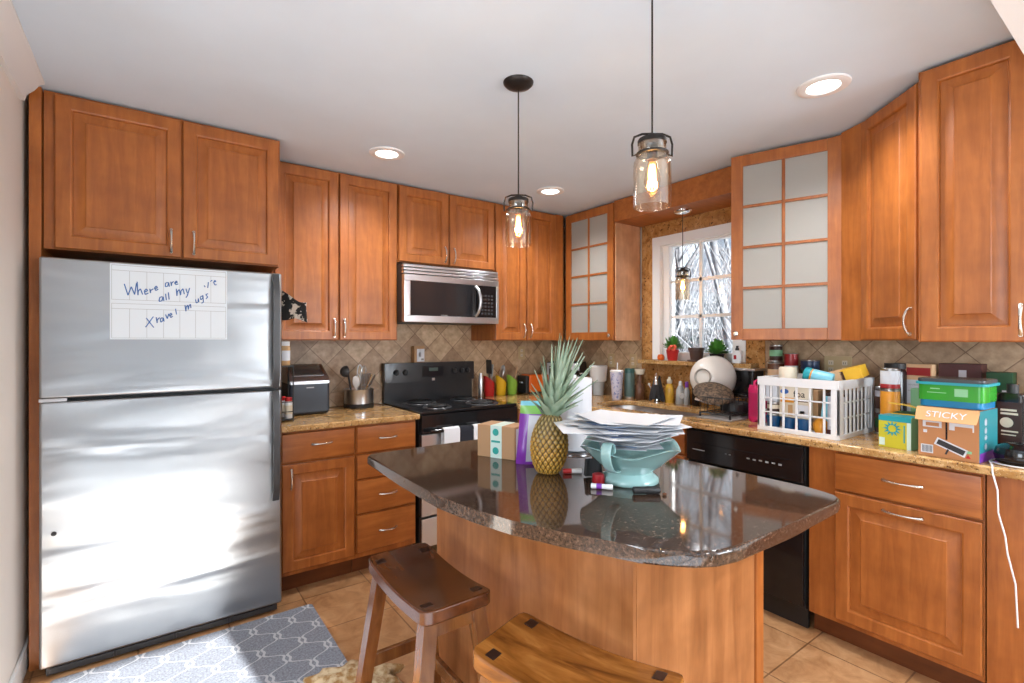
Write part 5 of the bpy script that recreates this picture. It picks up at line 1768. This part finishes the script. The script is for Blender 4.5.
# woven tray arched on the rack
wt = MB()
axis_t = Vector((-0.30, -0.34, 0.88)).normalized()
Mt = Matrix.Translation((2.755, 1.720, DZ + 0.150)) @ axis_t.to_track_quat('Z', 'Y').to_matrix().to_4x4() @ Matrix.Diagonal((0.86, 0.86, 0.86, 1))
wt.lathe([(0.0, 0.022), (0.05, 0.019), (0.10, 0.006), (0.132, -0.016), (0.136, -0.030), (0.131, -0.030), (0.126, -0.018), (0.097, 0.0), (0.05, 0.012), (0, 0.015)], 36, mat=Mt)
o = wt.build('woven_tray', 'wicker', smooth=50)
tag(o, 'round brown woven tray leaning on the dish rack under the white bowl', 'tray')
# white mixing bowl lying on its side
bc3 = Vector((2.895, 1.838, 1.136))
toc = Vector((-0.82, -0.55, 0.0)).normalized()
lf = Vector((-0.588 * 0 - 0.809, 0.588, 0.0)).normalized()
axis_b = (toc * 0.80 + lf * 0.58 + Vector((0, 0, 0.10))).normalized()
t = thing('mixing_bowl', 'large white mixing bowl turned on its side atop the dish rack', 'bowl', bc3, rot=axis_b.to_track_quat('Z', 'Y').to_euler())
MB().lathe([(0.140, -0.070), (0.143, -0.066), (0.140, -0.03), (0.130, 0.01), (0.110, 0.045), (0.080, 0.070), (0.052, 0.080), (0, 0.081), (0, 0.075), (0.05, 0.074), (0.077, 0.064), (0.105, 0.041), (0.124, 0.008), (0.134, -0.03), (0.136, -0.068)], 44, cap=False).build('bowl_shell', 'ceramic', t, smooth=60)
MB().lathe([(0.053, 0.079), (0.055, 0.092), (0.051, 0.094), (0.047, 0.091), (0.046, 0.082)], 36, cap=False).build('foot_ring', 'ring_gray', t, smooth=60, label='gray unglazed foot ring')
# dark pan in the rack
t = thing('saucepan', 'black saucepan upturned inside the dish rack under the woven tray', 'pan', (2.86, 1.650, DZ + 0.026))
MB().lathe([(0.080, 0), (0.082, 0.002), (0.080, 0.045), (0.070, 0.054), (0, 0.056), (0, 0.052), (0.068, 0.050), (0.077, 0.042), (0.078, 0.002)], 32, cap=False).build('pan_body', 'black_m', t)
MB().tube([(-0.05, 0.062, 0.03), (-0.085, 0.14, 0.045), (-0.10, 0.20, 0.06)], [0.010, 0.010, 0.008], 10).build('handle', 'steel', t)
# black tub with tools behind
t = thing('roasting_pan', 'black roasting pan standing on the counter behind the white bowl', 'pan', (3.045, 1.700, CT), R(-90))
mb = MB()
mb.prism(poly_round([(-0.09, -0.035), (0.09, -0.035), (0.09, 0.095), (-0.09, 0.095)], 0.02), 0.10, 0.275, bev=0.008)
mb.build('pan_body', 'black', t)
B(-0.100, 0.100, -0.045, 0.105, 0.268, 0.282, bev=0.004).build('rim', 'steel', t)
st = MB()
for x in (-0.09, 0.09):
    for y in (-0.045, 0.065):
        st.cyl((x, y, 0), (x, y, 0.102), 0.005, n=8)
for k in range(6):
    st.tube([(-0.09 + 0.036 * k, -0.045, 0.05), (-0.09 + 0.036 * k, 0.065, 0.05)], 0.002, 5)
st.tube([(-0.09, -0.045, 0.05), (0.09, -0.045, 0.05), (0.09, 0.065, 0.05), (-0.09, 0.065, 0.05)], 0.003, 6, closed=True)
st.build('wire_stand', 'black_m', t)
# magenta jug
t = thing('lunch_jug', 'magenta plastic jug standing between the dish rack and the white crate', 'jug', (2.815, 1.470, CT), R(-90))
mb = MB().prism(poly_round([(-0.036, -0.075), (0.036, -0.075), (0.036, 0.075), (-0.036, 0.075)], 0.026), 0, 0.205, bev=0.022, seg=4)
mb.build('jug_body', 'pink', t)
MB().tube([(0, -0.060, 0.185), (0, -0.055, 0.225), (0, 0.0, 0.238), (0, 0.055, 0.225), (0, 0.060, 0.185)], 0.008, 10).build('handle', 'pink', t)
B(-0.024, 0.024, -0.0757, -0.074, 0.03, 0.165, bev=0.0005).build('ribbed_panel', 'pink_dark', t)

# ---- white crate and its contents
CX0, CX1, CY0, CY1, CH = 2.548, 2.962, 0.967, 1.338, 0.272
t = MB()
def vbar(x, y, w_, z0=0.012, z1=CH - 0.03, th=0.006):
    pass
cr = t
wt_ = 0.005
# solid-ish rims and feet
zt0, zt1 = CH - 0.040, CH
L_, W_ = CX1 - CX0, CY1 - CY0
def rim(z0, z1, o_=0.0, th=0.006):
    cr.box(-o_, L_ + o_, -o_, th, z0, z1, bev=0.001).box(-o_, L_ + o_, W_ - th, W_ + o_, z0, z1, bev=0.001)
    cr.box(-o_, th, th, W_ - th, z0, z1, bev=0.001).box(L_ - th, L_ + o_, th, W_ - th, z0, z1, bev=0.001)
rim(CH - 0.042, CH, 0.004)
rim(0.0, 0.022, 0.004)
rim(0.092, 0.099)
rim(0.164, 0.171)
for (x, y) in ((0, 0), (0, W_), (L_, 0), (L_, W_)):
    sx, sy = (1 if x == 0 else -1), (1 if y == 0 else -1)
    cr.box(min(x - sx * 0.003, x + sx * 0.032), max(x - sx * 0.003, x + sx * 0.032), min(y - sy * 0.003, y + sy * 0.007), max(y - sy * 0.003, y + sy * 0.007), 0, CH, bev=0.001)
    cr.box(min(x - sx * 0.003, x + sx * 0.007), max(x - sx * 0.003, x + sx * 0.007), min(y - sy * 0.003, y + sy * 0.032), max(y - sy * 0.003, y + sy * 0.032), 0, CH, bev=0.001)
for k in range(1, 6):                 # bars facing the room (and the wall)
    y = W_ * k / 6
    for x in (0.0, L_ - 0.006):
        cr.box(x, x + 0.006, y - 0.005, y + 0.005, 0.0, CH - 0.01, bev=0.001)
for k in range(1, 9):                 # closer bars on the short ends
    x = L_ * k / 9
    for y in (0.0, W_ - 0.006):
        cr.box(x - 0.007, x + 0.007, y, y + 0.006, 0.0, CH - 0.01, bev=0.001)
cr.box(0.004, L_ - 0.004, 0.004, W_ - 0.004, 0.004, 0.010)
o = cr.build('plastic_crate', 'white', loc=(CX0, CY0, CT))
tag(o, 'white plastic lattice crate of groceries on the granite worktop', 'crate')
CZ = CT + 0.0105
# contents, front row x ~ 2.60
def ring_cup(label, x, y, mat, h=0.062, r=0.034):
    t = thing('snack_cup', label, 'cup', (x, y, CZ))
    MB().lathe([(0, 0), (r * 0.8, 0), (r * 0.84, 0.003), (r, h * 0.8), (r * 0.97, h * 0.8)], 22).build('cup', mat, t)
    MB().lathe([(r * 1.04, h * 0.8), (r * 1.06, h), (0, h + 0.001)], 22).build('lid', mat, t)
ring_cup('blue round tub at the bottom of the crate, nearest the magenta jug', 2.602, 1.288, 'cupblue')
ring_cup('blue round tub at the bottom of the crate, between two other blue ones', 2.602, 1.213, 'cupblue')
ring_cup('blue round tub at the bottom of the crate, next to the orange bag', 2.602, 1.140, 'cupblue')
t = carton('cracker_box', 'white cracker box with blue oval print inside the crate', 'box', (2.602, 1.178, CZ + 0.064), R(-90), 0.140, 0.045, 0.158, 'cream',
   [('orange_picture', 0.04, 0.50, 0.47, 0.62, 'orangelabel', 'f'), ('brown_stripe', 0.50, 0.97, 0.52, 0.60, 'brownjar', 'f'), ('cracker_picture', 0.30, 0.46, 0.06, 0.40, 'tan', 'f'), ('side_panel', 0.55, 0.98, 0.05, 0.42, 'paper', 'f'), ('stamp', 0.70, 0.86, 0.15, 0.24, 'line', 'f')])
MB().lathe([(0, 0), (0.017, 0), (0.017, 0.0008), (0, 0.0008)], 20, mat=T(-0.045, -0.0228, 0.128) @ Matrix.Rotation(R(90), 4, 'X') @ Matrix.Diagonal((1.2, 0.75, 1, 1))).build('oval_mark', 'print_blue', t)
text('lettering', 'foa', 0.045, 'print_dark', t, (0.025, -0.0230, 0.118))
t = can('squat dark relish jar stacked on a blue tub inside the crate', (2.600, 1.286, CZ + 0.064), 0.031, 0.070, 'darklabel', ('cream', 0.5, 0.8), name='relish_jar')
carton('tea_box', 'small white box with a dark mark at the crate corner', 'box', (2.600, 1.290, CZ + 0.135), R(-90), 0.058, 0.04, 0.088, 'paper', [('mark', 0.35, 0.62, 0.25, 0.9, 'maroon', 'f')])
o = MB().lathe([(0, 0), (0.026, 0.004), (0.034, 0.022), (0.033, 0.048), (0.022, 0.066), (0.008, 0.074), (0, 0.075)], 18, fn=lambda r, z, a: (r * (1 + 0.08 * math.sin(5 * a + 60 * z)), z)).build('orange_bag', 'orangelabel', loc=(2.604, 1.064, CZ))
tag(o, 'small rumpled orange bag at the bottom of the crate', 'bag')
pk = MB().grid(lambda u, v: Vector(((u - 0.5) * 0.055 + 0.018 * v, 0.004 * math.sin(7 * u), v * 0.175)), 6, 8, thick=0.012)
o = pk.build('snack_packet', 'skyfilm', loc=(2.655, 1.066, CZ + 0.001), rot=(0, 0, R(-90)))
tag(o, 'pale blue upright snack packet behind the orange bag in the crate', 'packet')
carton('flour_pack', 'gray and white paper pack standing at the crate corner near the yellow carton', 'pack', (2.606, 1.000, CZ), R(-90), 0.056, 0.06, 0.185, 'silverfilm', [('panel', 0.2, 0.98, 0.25, 0.88, 'paper', 'f'), ('base_band', 0.0, 1.0, 0.0, 0.16, 'maroon', 'f')], bev=0.008)
# taller things behind the front row
carton('rice_box', 'plain cardboard box filling the rear of the crate', 'box', (2.800, 1.215, CZ), R(-90), 0.22, 0.26, 0.20, 'card', [])
carton('pasta_box', 'dark carton standing at the rear of the crate', 'box', (2.810, 1.035, CZ), R(-90), 0.09, 0.26, 0.19, 'darklabel', [])
t = thing('paper_canister', 'white paper canister poking out of the crate top', 'canister', (2.655, 1.225, CZ + 0.205 - 0.0))
t.location = (2.700, 1.262, CZ + 0.201)
MB().lathe([(0, 0), (0.040, 0), (0.042, 0.004), (0.043, 0.100), (0.038, 0.108), (0, 0.109)], 22).build('drum', 'cream', t)
MB().lathe([(0.0425, 0.02), (0.0435, 0.021), (0.0438, 0.032), (0.0428, 0.033)], 22).build('print_band', 'peach', t)
t = thing('powder_tub', 'turquoise tub lying tilted across the crate top', 'tub', (2.700, 1.178, CZ + 0.278), rot=Vector((0.10, -0.965, -0.22)).to_track_quat('Z', 'Y').to_euler())
MB().lathe([(0, 0), (0.034, 0), (0.036, 0.004), (0.036, 0.030)], 22).build('lid', 'turq', t)
MB().lathe([(0.034, 0.030), (0.034, 0.038)], 22).build('gold_ring', 'orangelabel', t)
MB().lathe([(0.035, 0.038), (0.035, 0.125), (0.033, 0.130), (0, 0.131)], 22).build('tub_body', 'skyfilm', t)
t = carton('pudding_box', 'yellow and peach carton lying tilted on the crate top', 'carton', (2.760, 1.010, CZ + 0.253), R(-90), 0.170, 0.085, 0.055, 'butter',
   [('peach_front', 0.0, 0.50, 0.0, 1.0, 'peach', 'f'), ('dark_swirl', 0.47, 0.56, 0.0, 0.9, 'darklabel', 'f'), ('peach_top', 0.0, 0.45, 0.0, 1.0, 'peach', 't')])
t.rotation_euler = (R(8), R(-17), R(-90))

# cans behind the crate against the wall
can('tall food can with red and cream print, bottom of the stack behind the crate', (3.100, 1.520, CT), 0.046, 0.185, 'darklabel', ('redlabel', 0.3, 0.8))
can('food can with picture label in the middle of the stack behind the crate', (3.100, 1.520, CT + 0.1855), 0.046, 0.140, 'brownjar', ('peach', 0.25, 0.7))
can('small dark can on top of the stack under the ajar glass cabinet', (3.100, 1.520, CT + 0.326), 0.036, 0.105, 'darklabel', ('mint', 0.35, 0.7))
can('red and white bean can beside the tall stack behind the crate', (3.090, 1.425, CT + 0.2505), 0.037, 0.130, 'paper', ('redlabel', 0.45, 0.98))
can('plain tin can under the red and white bean can', (3.090, 1.425, CT), 0.040, 0.250, 'darklabel', None)
can('wide dark can with purple label behind the turquoise tub', (3.085, 1.318, CT + 0.2405), 0.048, 0.105, 'dkgreen', ('navy', 0.5, 0.95))
can('wide tin can under the purple-labeled can', (3.085, 1.318, CT), 0.050, 0.240, 'darklabel', None)
# cans and jars right of the crate
can('dark sauce can at the bottom, pressed between the crate and the orange canister', (2.905, 0.905, CT), 0.036, 0.115, 'darklabel', ('dkgreen', 0.3, 0.7))
can('dark sauce can on top of its twin between crate and orange canister', (2.905, 0.905, CT + 0.1155), 0.036, 0.115, 'darklabel', ('silverfilm', 0.6, 0.85))
can('orange canister with yellow print behind the turquoise carton', (2.790, 0.845, CT), 0.038, 0.232, 'orangelabel', ('cream', 0.22, 0.5), name='snack_canister')
can('white can with dark oval and red stripe on the orange canister', (2.790, 0.845, CT + 0.2325), 0.038, 0.095, 'paper', ('redlabel', 0.04, 0.25))
prof_thing('sauce_jar', 'tall black-lidded jar behind the white can', 'jar', (2.975, 0.880, CT),
   [('jar_body', [(0, 0), (0.045, 0), (0.047, 0.004), (0.047, 0.30), (0.04, 0.32)], 'bottle_dark'), ('lid', [(0.044, 0.32), (0.044, 0.345), (0, 0.347)], 'black_m')])
t = carton('cereal_box', 'tall white and pink printed box standing against the backsplash', 'box', (3.00, 0.785, CT), R(-96), 0.105, 0.055, 0.345, 'peach',
   [('white_panel', 0.02, 0.98, 0.45, 0.78, 'paper', 'f'), ('lines', 0.1, 0.9, 0.70, 0.72, 'line', 'f'), ('lines', 0.1, 0.7, 0.62, 0.635, 'line', 'f'), ('red_top', 0.05, 0.95, 0.84, 0.95, 'redlabel', 'f'), ('bottom_print', 0.0, 1.0, 0.0, 0.4, 'paper', 'f')])
carton('mint_carton', 'pale green carton in front of the tall white and pink box', 'carton', (2.890, 0.745, CT), R(-96), 0.085, 0.05, 0.235, 'mint', [])
t = carton('snack_box', 'dark maroon box with white tag at the backsplash behind the green tub', 'box', (3.055, 0.645, CT), R(-90), 0.15, 0.10, 0.350, 'maroon', [('tag', 0.48, 0.66, 0.72, 0.92, 'silverfilm', 'f')])
carton('tea_carton', 'deep green carton at the backsplash past the green tub', 'carton', (3.03, 0.510, CT), R(-90), 0.085, 0.08, 0.318, 'dkgreen', [('pale_edge', 0.0, 1.0, 0.62, 0.66, 'line', 'f'), ('white_mark', 0.6, 0.95, 0.68, 0.76, 'silverfilm', 'f')])
# yellow-teal carton
t = carton('tissue_carton', 'yellow and turquoise printed carton standing beside the brown box', 'carton', (2.600, 0.755, CT), R(-96), 0.118, 0.085, 0.135, 'yelcarton',
   [('teal_top_edge', 0.0, 1.0, 0.84, 1.0, 'turq', 'f'), ('teal_lid', 0.0, 1.0, 0.0, 1.0, 'turq', 't'), ('pale_corner', 0.02, 0.2, 0.06, 0.3, 'teal_tape', 'f'), ('fine_print', 0.78, 0.82, 0.2, 0.75, 'turq', 'f'), ('pale_edge', 0.88, 1.0, 0.0, 0.84, 'teal_tape', 'f'), ('green_side', 0.0, 1.0, 0.0, 1.0, 'mint', 'r')])
st = MB()
for k in range(12):
    a = 2 * PI * k / 12
    st.prism([(0.016 * math.cos(a + 0.35), 0.016 * math.sin(a + 0.35)), (0.036 * math.cos(a), 0.034 * math.sin(a)), (0.016 * math.cos(a - 0.35), 0.016 * math.sin(a - 0.35))], 0, 0.0008, mat=T(-0.008, -0.0432, 0.082) @ Matrix.Rotation(R(90), 4, 'X'))
st.build('starburst_print', 'turq', t)
ut = MB().grid(lambda u, v: Vector(((u - 0.5) * 0.15, (v - 0.5) * (0.02 + 0.018 * u), 0.035 * (1 - u) + 0.01 * math.sin(3 * u))), 10, 4, thick=0.004)
o = ut.build('yellow_scoop', 'yellow', loc=(2.70, 0.745, CT + 0.145), rot=(0, 0, R(-80)))
tag(o, 'yellow plastic scoop handle resting behind the turquoise carton', 'scoop')
carton('tray_stack', 'flat dark green tray pack behind the turquoise carton', 'tray', (2.72, 0.738, CT), R(-90), 0.13, 0.12, 0.138, 'dkgreen', [('yellow_edge', 0.0, 1.0, 0.93, 1.0, 'yellow', 'f')])

# brown open carton with pictured trap
SBX, SBY = 2.600, 0.565
t = thing('open_carton', 'brown printed carton with its front flap folded open, lettering on the flap', 'box', (SBX, SBY, CT), R(-94))
sw_, sd_, sh_ = 0.186, 0.20, 0.192
B(-sw_ / 2, sw_ / 2, -sd_ / 2, sd_ / 2, 0, sh_, bev=0.001).build('box', 'card2', t)
B(sw_ / 2, sw_ / 2 + 0.0008, -sd_ / 2, sd_ / 2, 0, sh_).build('side_print', 'teal_blue', t)
B(sw_ / 2 + 0.0008, sw_ / 2 + 0.0014, -sd_ / 2 + 0.002, sd_ / 2, 0.0, 0.035).build('purple_print', 'purple', t)
mk = MB()
for z, h in ((0.150, 0.024), (0.118, 0.020), (0.092, 0.016), (0.058, 0.020)):
    mk.box(sw_ / 2 + 0.0008, sw_ / 2 + 0.0014, -0.045, -0.022, z - h / 2, z + h / 2 - 0.006).box(sw_ / 2 + 0.0008, sw_ / 2 + 0.0014, -0.038, -0.028, z - h / 2 - 0.003, z + h / 2)
mk.build('pale_marks', 'silverfilm', t)
fl = MB().grid(lambda u, v: Vector(((u - 0.5) * (sw_ + 0.004 + 0.010 * (0.3 - abs(v - 0.3))), -sd_ / 2 - 0.001 - 0.030 * v, sh_ + 0.002 - 0.050 * v)), 4, 4, thick=0.002)
flo = fl.build('flap', 'card3', t)
text('lettering', 'STICKY', 0.036, 'paper', flo, (0.0, -sd_ / 2 - 0.0205, sh_ - 0.0235), (R(90 - 31), 0, 0), sx=1.05)
e = -sd_ / 2 - 0.0008
pr = MB()
pr.box(-0.078, -0.018, e, e + 0.001, 0.115, 0.142).box(0.005, 0.078, e, e + 0.001, 0.112, 0.142)
pr.box(-0.076, -0.064, e, e + 0.001, 0.092, 0.104).box(-0.084, -0.045, e, e + 0.001, 0.012, 0.045)
pr.build('white_print', 'paper', t)
e2 = e - 0.0006
pr = MB()
for k in range(8):
    pr.box(-0.080 + k * 0.0043, -0.078 + k * 0.0043, e2, e, 0.016, 0.042)
pr.build('barcode', 'print_dark', t)
B(-0.068, -0.026, e2, e, 0.120, 0.134).build('brown_print', 'card2', t)
B(0.022, 0.074, e2, e, 0.112, 0.128).build('brown_print', 'card2', t)
B(-0.006, 0.0, e2, e, 0.072, 0.142).build('slot_print', 'bottle_dark', t)
rotm = T(0.010, 0, 0.046) @ Matrix.Rotation(R(22), 4, 'Y')
MB().box(-0.050, 0.050, e2, e, -0.015, 0.015, mat=rotm).build('trap_border_print', 'paper', t)
MB().box(-0.044, 0.044, e2 - 0.0006, e2, -0.010, 0.010, mat=rotm).box(-0.006, 0.0, e2 - 0.0006, e2, -0.034, -0.012, mat=rotm).build('trap_print', 'print_dark', t)
MB().prism([(0, 0), (0.016, 0.0), (0.007, 0.014)], 0, 0.0008, mat=T(0.054, e, 0.012) @ Matrix.Rotation(R(90), 4, 'X')).build('red_print', 'red', t)
B(0.056, 0.072, e2, e, 0.030, 0.040).build('leaf_print', 'mint', t)
# green tub on the carton
t = thing('storage_tub', 'bright green plastic tub with gray lid on top of the open brown carton', 'tub', (2.620, 0.570, CT + sh_ + 0.0025), R(-92))
MB().prism(poly_round([(-0.098, -0.085), (0.098, -0.085), (0.098, 0.085), (-0.098, 0.085)], 0.02), 0.0, 0.026, bev=0.004).build('blue_base', 'blue', t)
MB().prism(poly_round([(-0.102, -0.089), (0.102, -0.089), (0.102, 0.089), (-0.102, 0.089)], 0.02), 0.026, 0.088).build('tub_body', 'brightgreen', t)
MB().prism(poly_round([(-0.110, -0.097), (0.110, -0.097), (0.110, 0.097), (-0.110, 0.097)], 0.02), 0.088, 0.098, bev=0.003).build('rim', 'turq', t)
MB().prism(poly_round([(-0.104, -0.091), (0.104, -0.091), (0.104, 0.091), (-0.104, 0.091)], 0.02), 0.098, 0.112, bev=0.004).build('lid', 'lid_gray', t)
pr = MB().box(0.015, 0.055, -0.0898, -0.089, 0.045, 0.075).box(-0.06, -0.03, -0.0898, -0.089, 0.070, 0.074).box(-0.07, -0.01, -0.0898, -0.089, 0.055, 0.058)
pr.build('pale_print', 'mint', t)
# dark bottle with label, round black pot with cable, blue bottle
t = thing('syrup_bottle', 'dark bottle with brown printed label at the end of the worktop', 'bottle', (2.760, 0.432, CT), R(-100))
MB().prism(poly_round([(-0.045, -0.03), (0.045, -0.03), (0.045, 0.03), (-0.045, 0.03)], 0.02), 0, 0.25, bev=0.012).build('flask', 'bottle_dark', t)
MB().lathe([(0.018, 0.249), (0.018, 0.285), (0, 0.286)], 18).build('cap', 'black_m', t)
B(-0.036, 0.036, -0.0308, -0.030, 0.05, 0.215).build('label', 'darklabel', t)
pr = MB().box(-0.026, 0.022, -0.0314, -0.0308, 0.180, 0.188).box(-0.026, 0.026, -0.0314, -0.0308, 0.166, 0.174).box(-0.024, 0.02, -0.0314, -0.0308, 0.085, 0.089).box(-0.024, 0.026, -0.0314, -0.0308, 0.098, 0.104)
pr.lathe([(0, 0), (0.020, 0), (0.020, 0.0006), (0, 0.0006)], 20, mat=T(-0.008, -0.0308, 0.135) @ Matrix.Rotation(R(90), 4, 'X'))
pr.build('cream_print', 'cream', t)
t = thing('round_speaker', 'round glossy black speaker with white cable on the worktop end', 'speaker', (2.590, 0.385, CT))
MB().lathe([(0, 0), (0.055, 0), (0.068, 0.010), (0.074, 0.035), (0.066, 0.062), (0.040, 0.078), (0, 0.082)], 30).build('shell', 'black', t)
cb = MB()
pts = [(0.075 * math.cos(a) * 1.05, 0.075 * math.sin(a) * 1.05, 0.004) for a in [R(70 + 14 * k) for k in range(12)]]
cb.tube(pts, 0.0026, 6)
cx0, cy0 = -0.082, 0.052
cb.tube([(0.01, 0.079, 0.004), (-0.05, 0.075, 0.007), (-0.085, 0.065, 0.008), (-0.1215, 0.055, 0.004), (-0.126, 0.053, -0.02), (-0.1255, 0.040, -0.08), (-0.1265, 0.038, -0.16), (-0.1255, 0.020, -0.24), (-0.1265, 0.014, -0.30), (-0.1255, -0.006, -0.40), (-0.1260, -0.012, -0.55)], 0.0028, 8)
cb.build('white_cable', 'wirewhite', t, label='thin white cable hanging down the cabinet front')
prof_thing('spray_bottle', 'blue bottle by the backsplash at the end of the worktop', 'bottle', (3.05, 0.405, CT),
   [('flask', [(0, 0), (0.035, 0), (0.037, 0.004), (0.037, 0.27), (0.018, 0.32)], 'navy'), ('cap', [(0.022, 0.32), (0.022, 0.372), (0, 0.374)], 'blue')])

# ---- window sill
SZ = 1.2255
def leaves(mb, n, rad, hgt, seed, size=0.02, z0=0.0):
    rr = random.Random(seed)
    for k in range(n):
        a = rr.uniform(0, 2 * PI)
        el = rr.uniform(0.15, 1.45)
        Lq = rr.uniform(0.5, 1.0)
        tip = Vector((math.cos(a) * math.cos(el) * rad * Lq, math.sin(a) * math.cos(el) * rad * Lq, z0 + math.sin(el) * hgt * Lq))
        d = (tip - Vector((0, 0, z0))).normalized()
        s = d.cross(Vector((0, 0, 1)))
        s = s.normalized() if s.length > 1e-3 else Vector((1, 0, 0))
        nrm = s.cross(d)
        p0 = tip - d * size
        c = [mb.bm.verts.new(x) for x in (p0, tip - d * size * 0.35 + s * size * 0.45, tip + d * size * 0.4, tip - d * size * 0.35 - s * size * 0.45)]
        mid = mb.bm.verts.new(tip - d * size * 0.3 - nrm * size * 0.15)
        for i in range(4):
            mb.bm.faces.new((c[i], c[(i + 1) % 4], mid))
        if k % 3 == 0:
            mb.tube([Vector((0, 0, z0)), Vector((0, 0, z0)) * 0.5 + p0 * 0.5 + Vector((0, 0, 0.006)), p0], 0.0012, 4)
t = thing('potted_plant', 'leafy plant in a red pot with a red flower on the window sill', 'plant', (3.105, 2.270, SZ))
MB().lathe([(0, 0), (0.032, 0), (0.034, 0.004), (0.045, 0.075), (0.047, 0.080), (0.042, 0.080), (0.036, 0.068), (0, 0.068)], 22).build('pot', 'red', t)
lm = MB(); leaves(lm, 150, 0.085, 0.105, 4, 0.032, 0.075); lm.build('foliage', 'leaf', t, smooth=60)
fm = MB()
for k in range(9):
    a = 2 * PI * k / 9
    fm.lathe([(0, -0.004), (0.012, 0), (0.017, 0.010), (0.010, 0.020), (0, 0.022)], 10, mat=T(-0.030 + 0.016 * math.cos(a), -0.018 + 0.020 * math.sin(a), 0.074 + 0.010 * (k % 3)))
fm.build('flower', 'flower', t, smooth=70, label='red orange blossom')
o = MB().lathe([(0, 0), (0.020, 0.001), (0.026, 0.012), (0.026, 0.028), (0.018, 0.042), (0, 0.044)], 20).build('small_orange_pot', 'orange', loc=(3.095, 2.365, SZ))
tag(o, 'tiny orange round pot on the window sill next to the red pot', 'pot')
t = thing('potted_plant', 'brown flower pot of sparse stems in the middle of the window sill', 'plant', (3.110, 2.075, SZ))
MB().lathe([(0, 0), (0.060, 0), (0.064, 0.006), (0.064, 0.010), (0.03, 0.009)], 24).build('saucer', 'pot', t)
MB().lathe([(0, 0.010), (0.038, 0.010), (0.040, 0.013), (0.050, 0.078), (0.055, 0.080), (0.056, 0.096), (0.050, 0.096), (0.046, 0.082), (0, 0.082)], 24).build('pot', 'pot', t)
sm = MB()
r3 = random.Random(8)
for k in range(9):
    a = r3.uniform(0, 6.28)
    sm.tube([(0.02 * math.cos(a), 0.02 * math.sin(a), 0.080), (0.03 * math.cos(a), 0.03 * math.sin(a), 0.115), (0.055 * math.cos(a), 0.055 * math.sin(a), 0.105 + r3.uniform(0, 0.05))], [0.0022, 0.0018, 0.001], 5)
sm.build('stems', 'silverfilm', t)
t = thing('potted_plant', 'bushy green plant in a dark pot on the window sill beside the lotion bottle', 'plant', (3.105, 1.915, SZ))
MB().lathe([(0, 0), (0.034, 0), (0.036, 0.003), (0.048, 0.050), (0.050, 0.056), (0.044, 0.056), (0.04, 0.046), (0, 0.046)], 22).build('pot', 'bottle_dark', t)
lm = MB(); leaves(lm, 190, 0.090, 0.105, 9, 0.032, 0.052); lm.build('foliage', 'leaf', t, smooth=60)
t = thing('lotion_bottle', 'white pump lotion bottle with black cap on the window sill', 'bottle', (3.085, 1.760, SZ), R(-90))
MB().prism(poly_round([(-0.030, -0.018), (0.030, -0.018), (0.030, 0.018), (-0.030, 0.018)], 0.014), 0, 0.082, bev=0.008).build('flask', 'white', t)
MB().lathe([(0.012, 0.081), (0.012, 0.094), (0.008, 0.098), (0.008, 0.112), (0, 0.113)], 14).build('cap', 'black_m', t)
B(-0.014, 0.004, -0.0187, -0.018, 0.025, 0.052).build('label_print', 'redlabel', t)

# ---- wall plates
def outlet(label, loc, rz, n=1, kind='duplex'):
    t = thing('wall_plate', label, 'outlet', loc, rz)
    B(-0.035 * n, 0.035 * n, -0.006, 0, -0.058, 0.058, bev=0.002).build('plate', 'beige', t)
    for k in range(n):
        x = (k - (n - 1) / 2) * 0.07
        for z in (-0.02, 0.02):
            MB().box(x - 0.013, x + 0.013, -0.0085, -0.005, z - 0.013, z + 0.013, bev=0.002).build('socket', 'cream', t)
            MB().box(x - 0.006, x - 0.004, -0.0089, -0.008, z - 0.006, z + 0.005).box(x + 0.004, x + 0.006, -0.0089, -0.008, z - 0.006, z + 0.005).build('slots', 'print_dark', t)
outlet('beige outlet plate on the back splash above the orange toaster', (2.665, WY - 0.0125, 1.262), 0)
outlet('beige outlet plate on the side splash above the white pitcher', (WX - 0.0125, 2.925, 1.205), R(-90))
outlet('beige outlet plate next to the window granite above the tumbler', (WX - 0.0125, 2.690, 1.205), R(-90))
outlet('wide beige double outlet plate on the splash behind the crate', (WX - 0.0125, 1.205, 1.225), R(-90), 2)
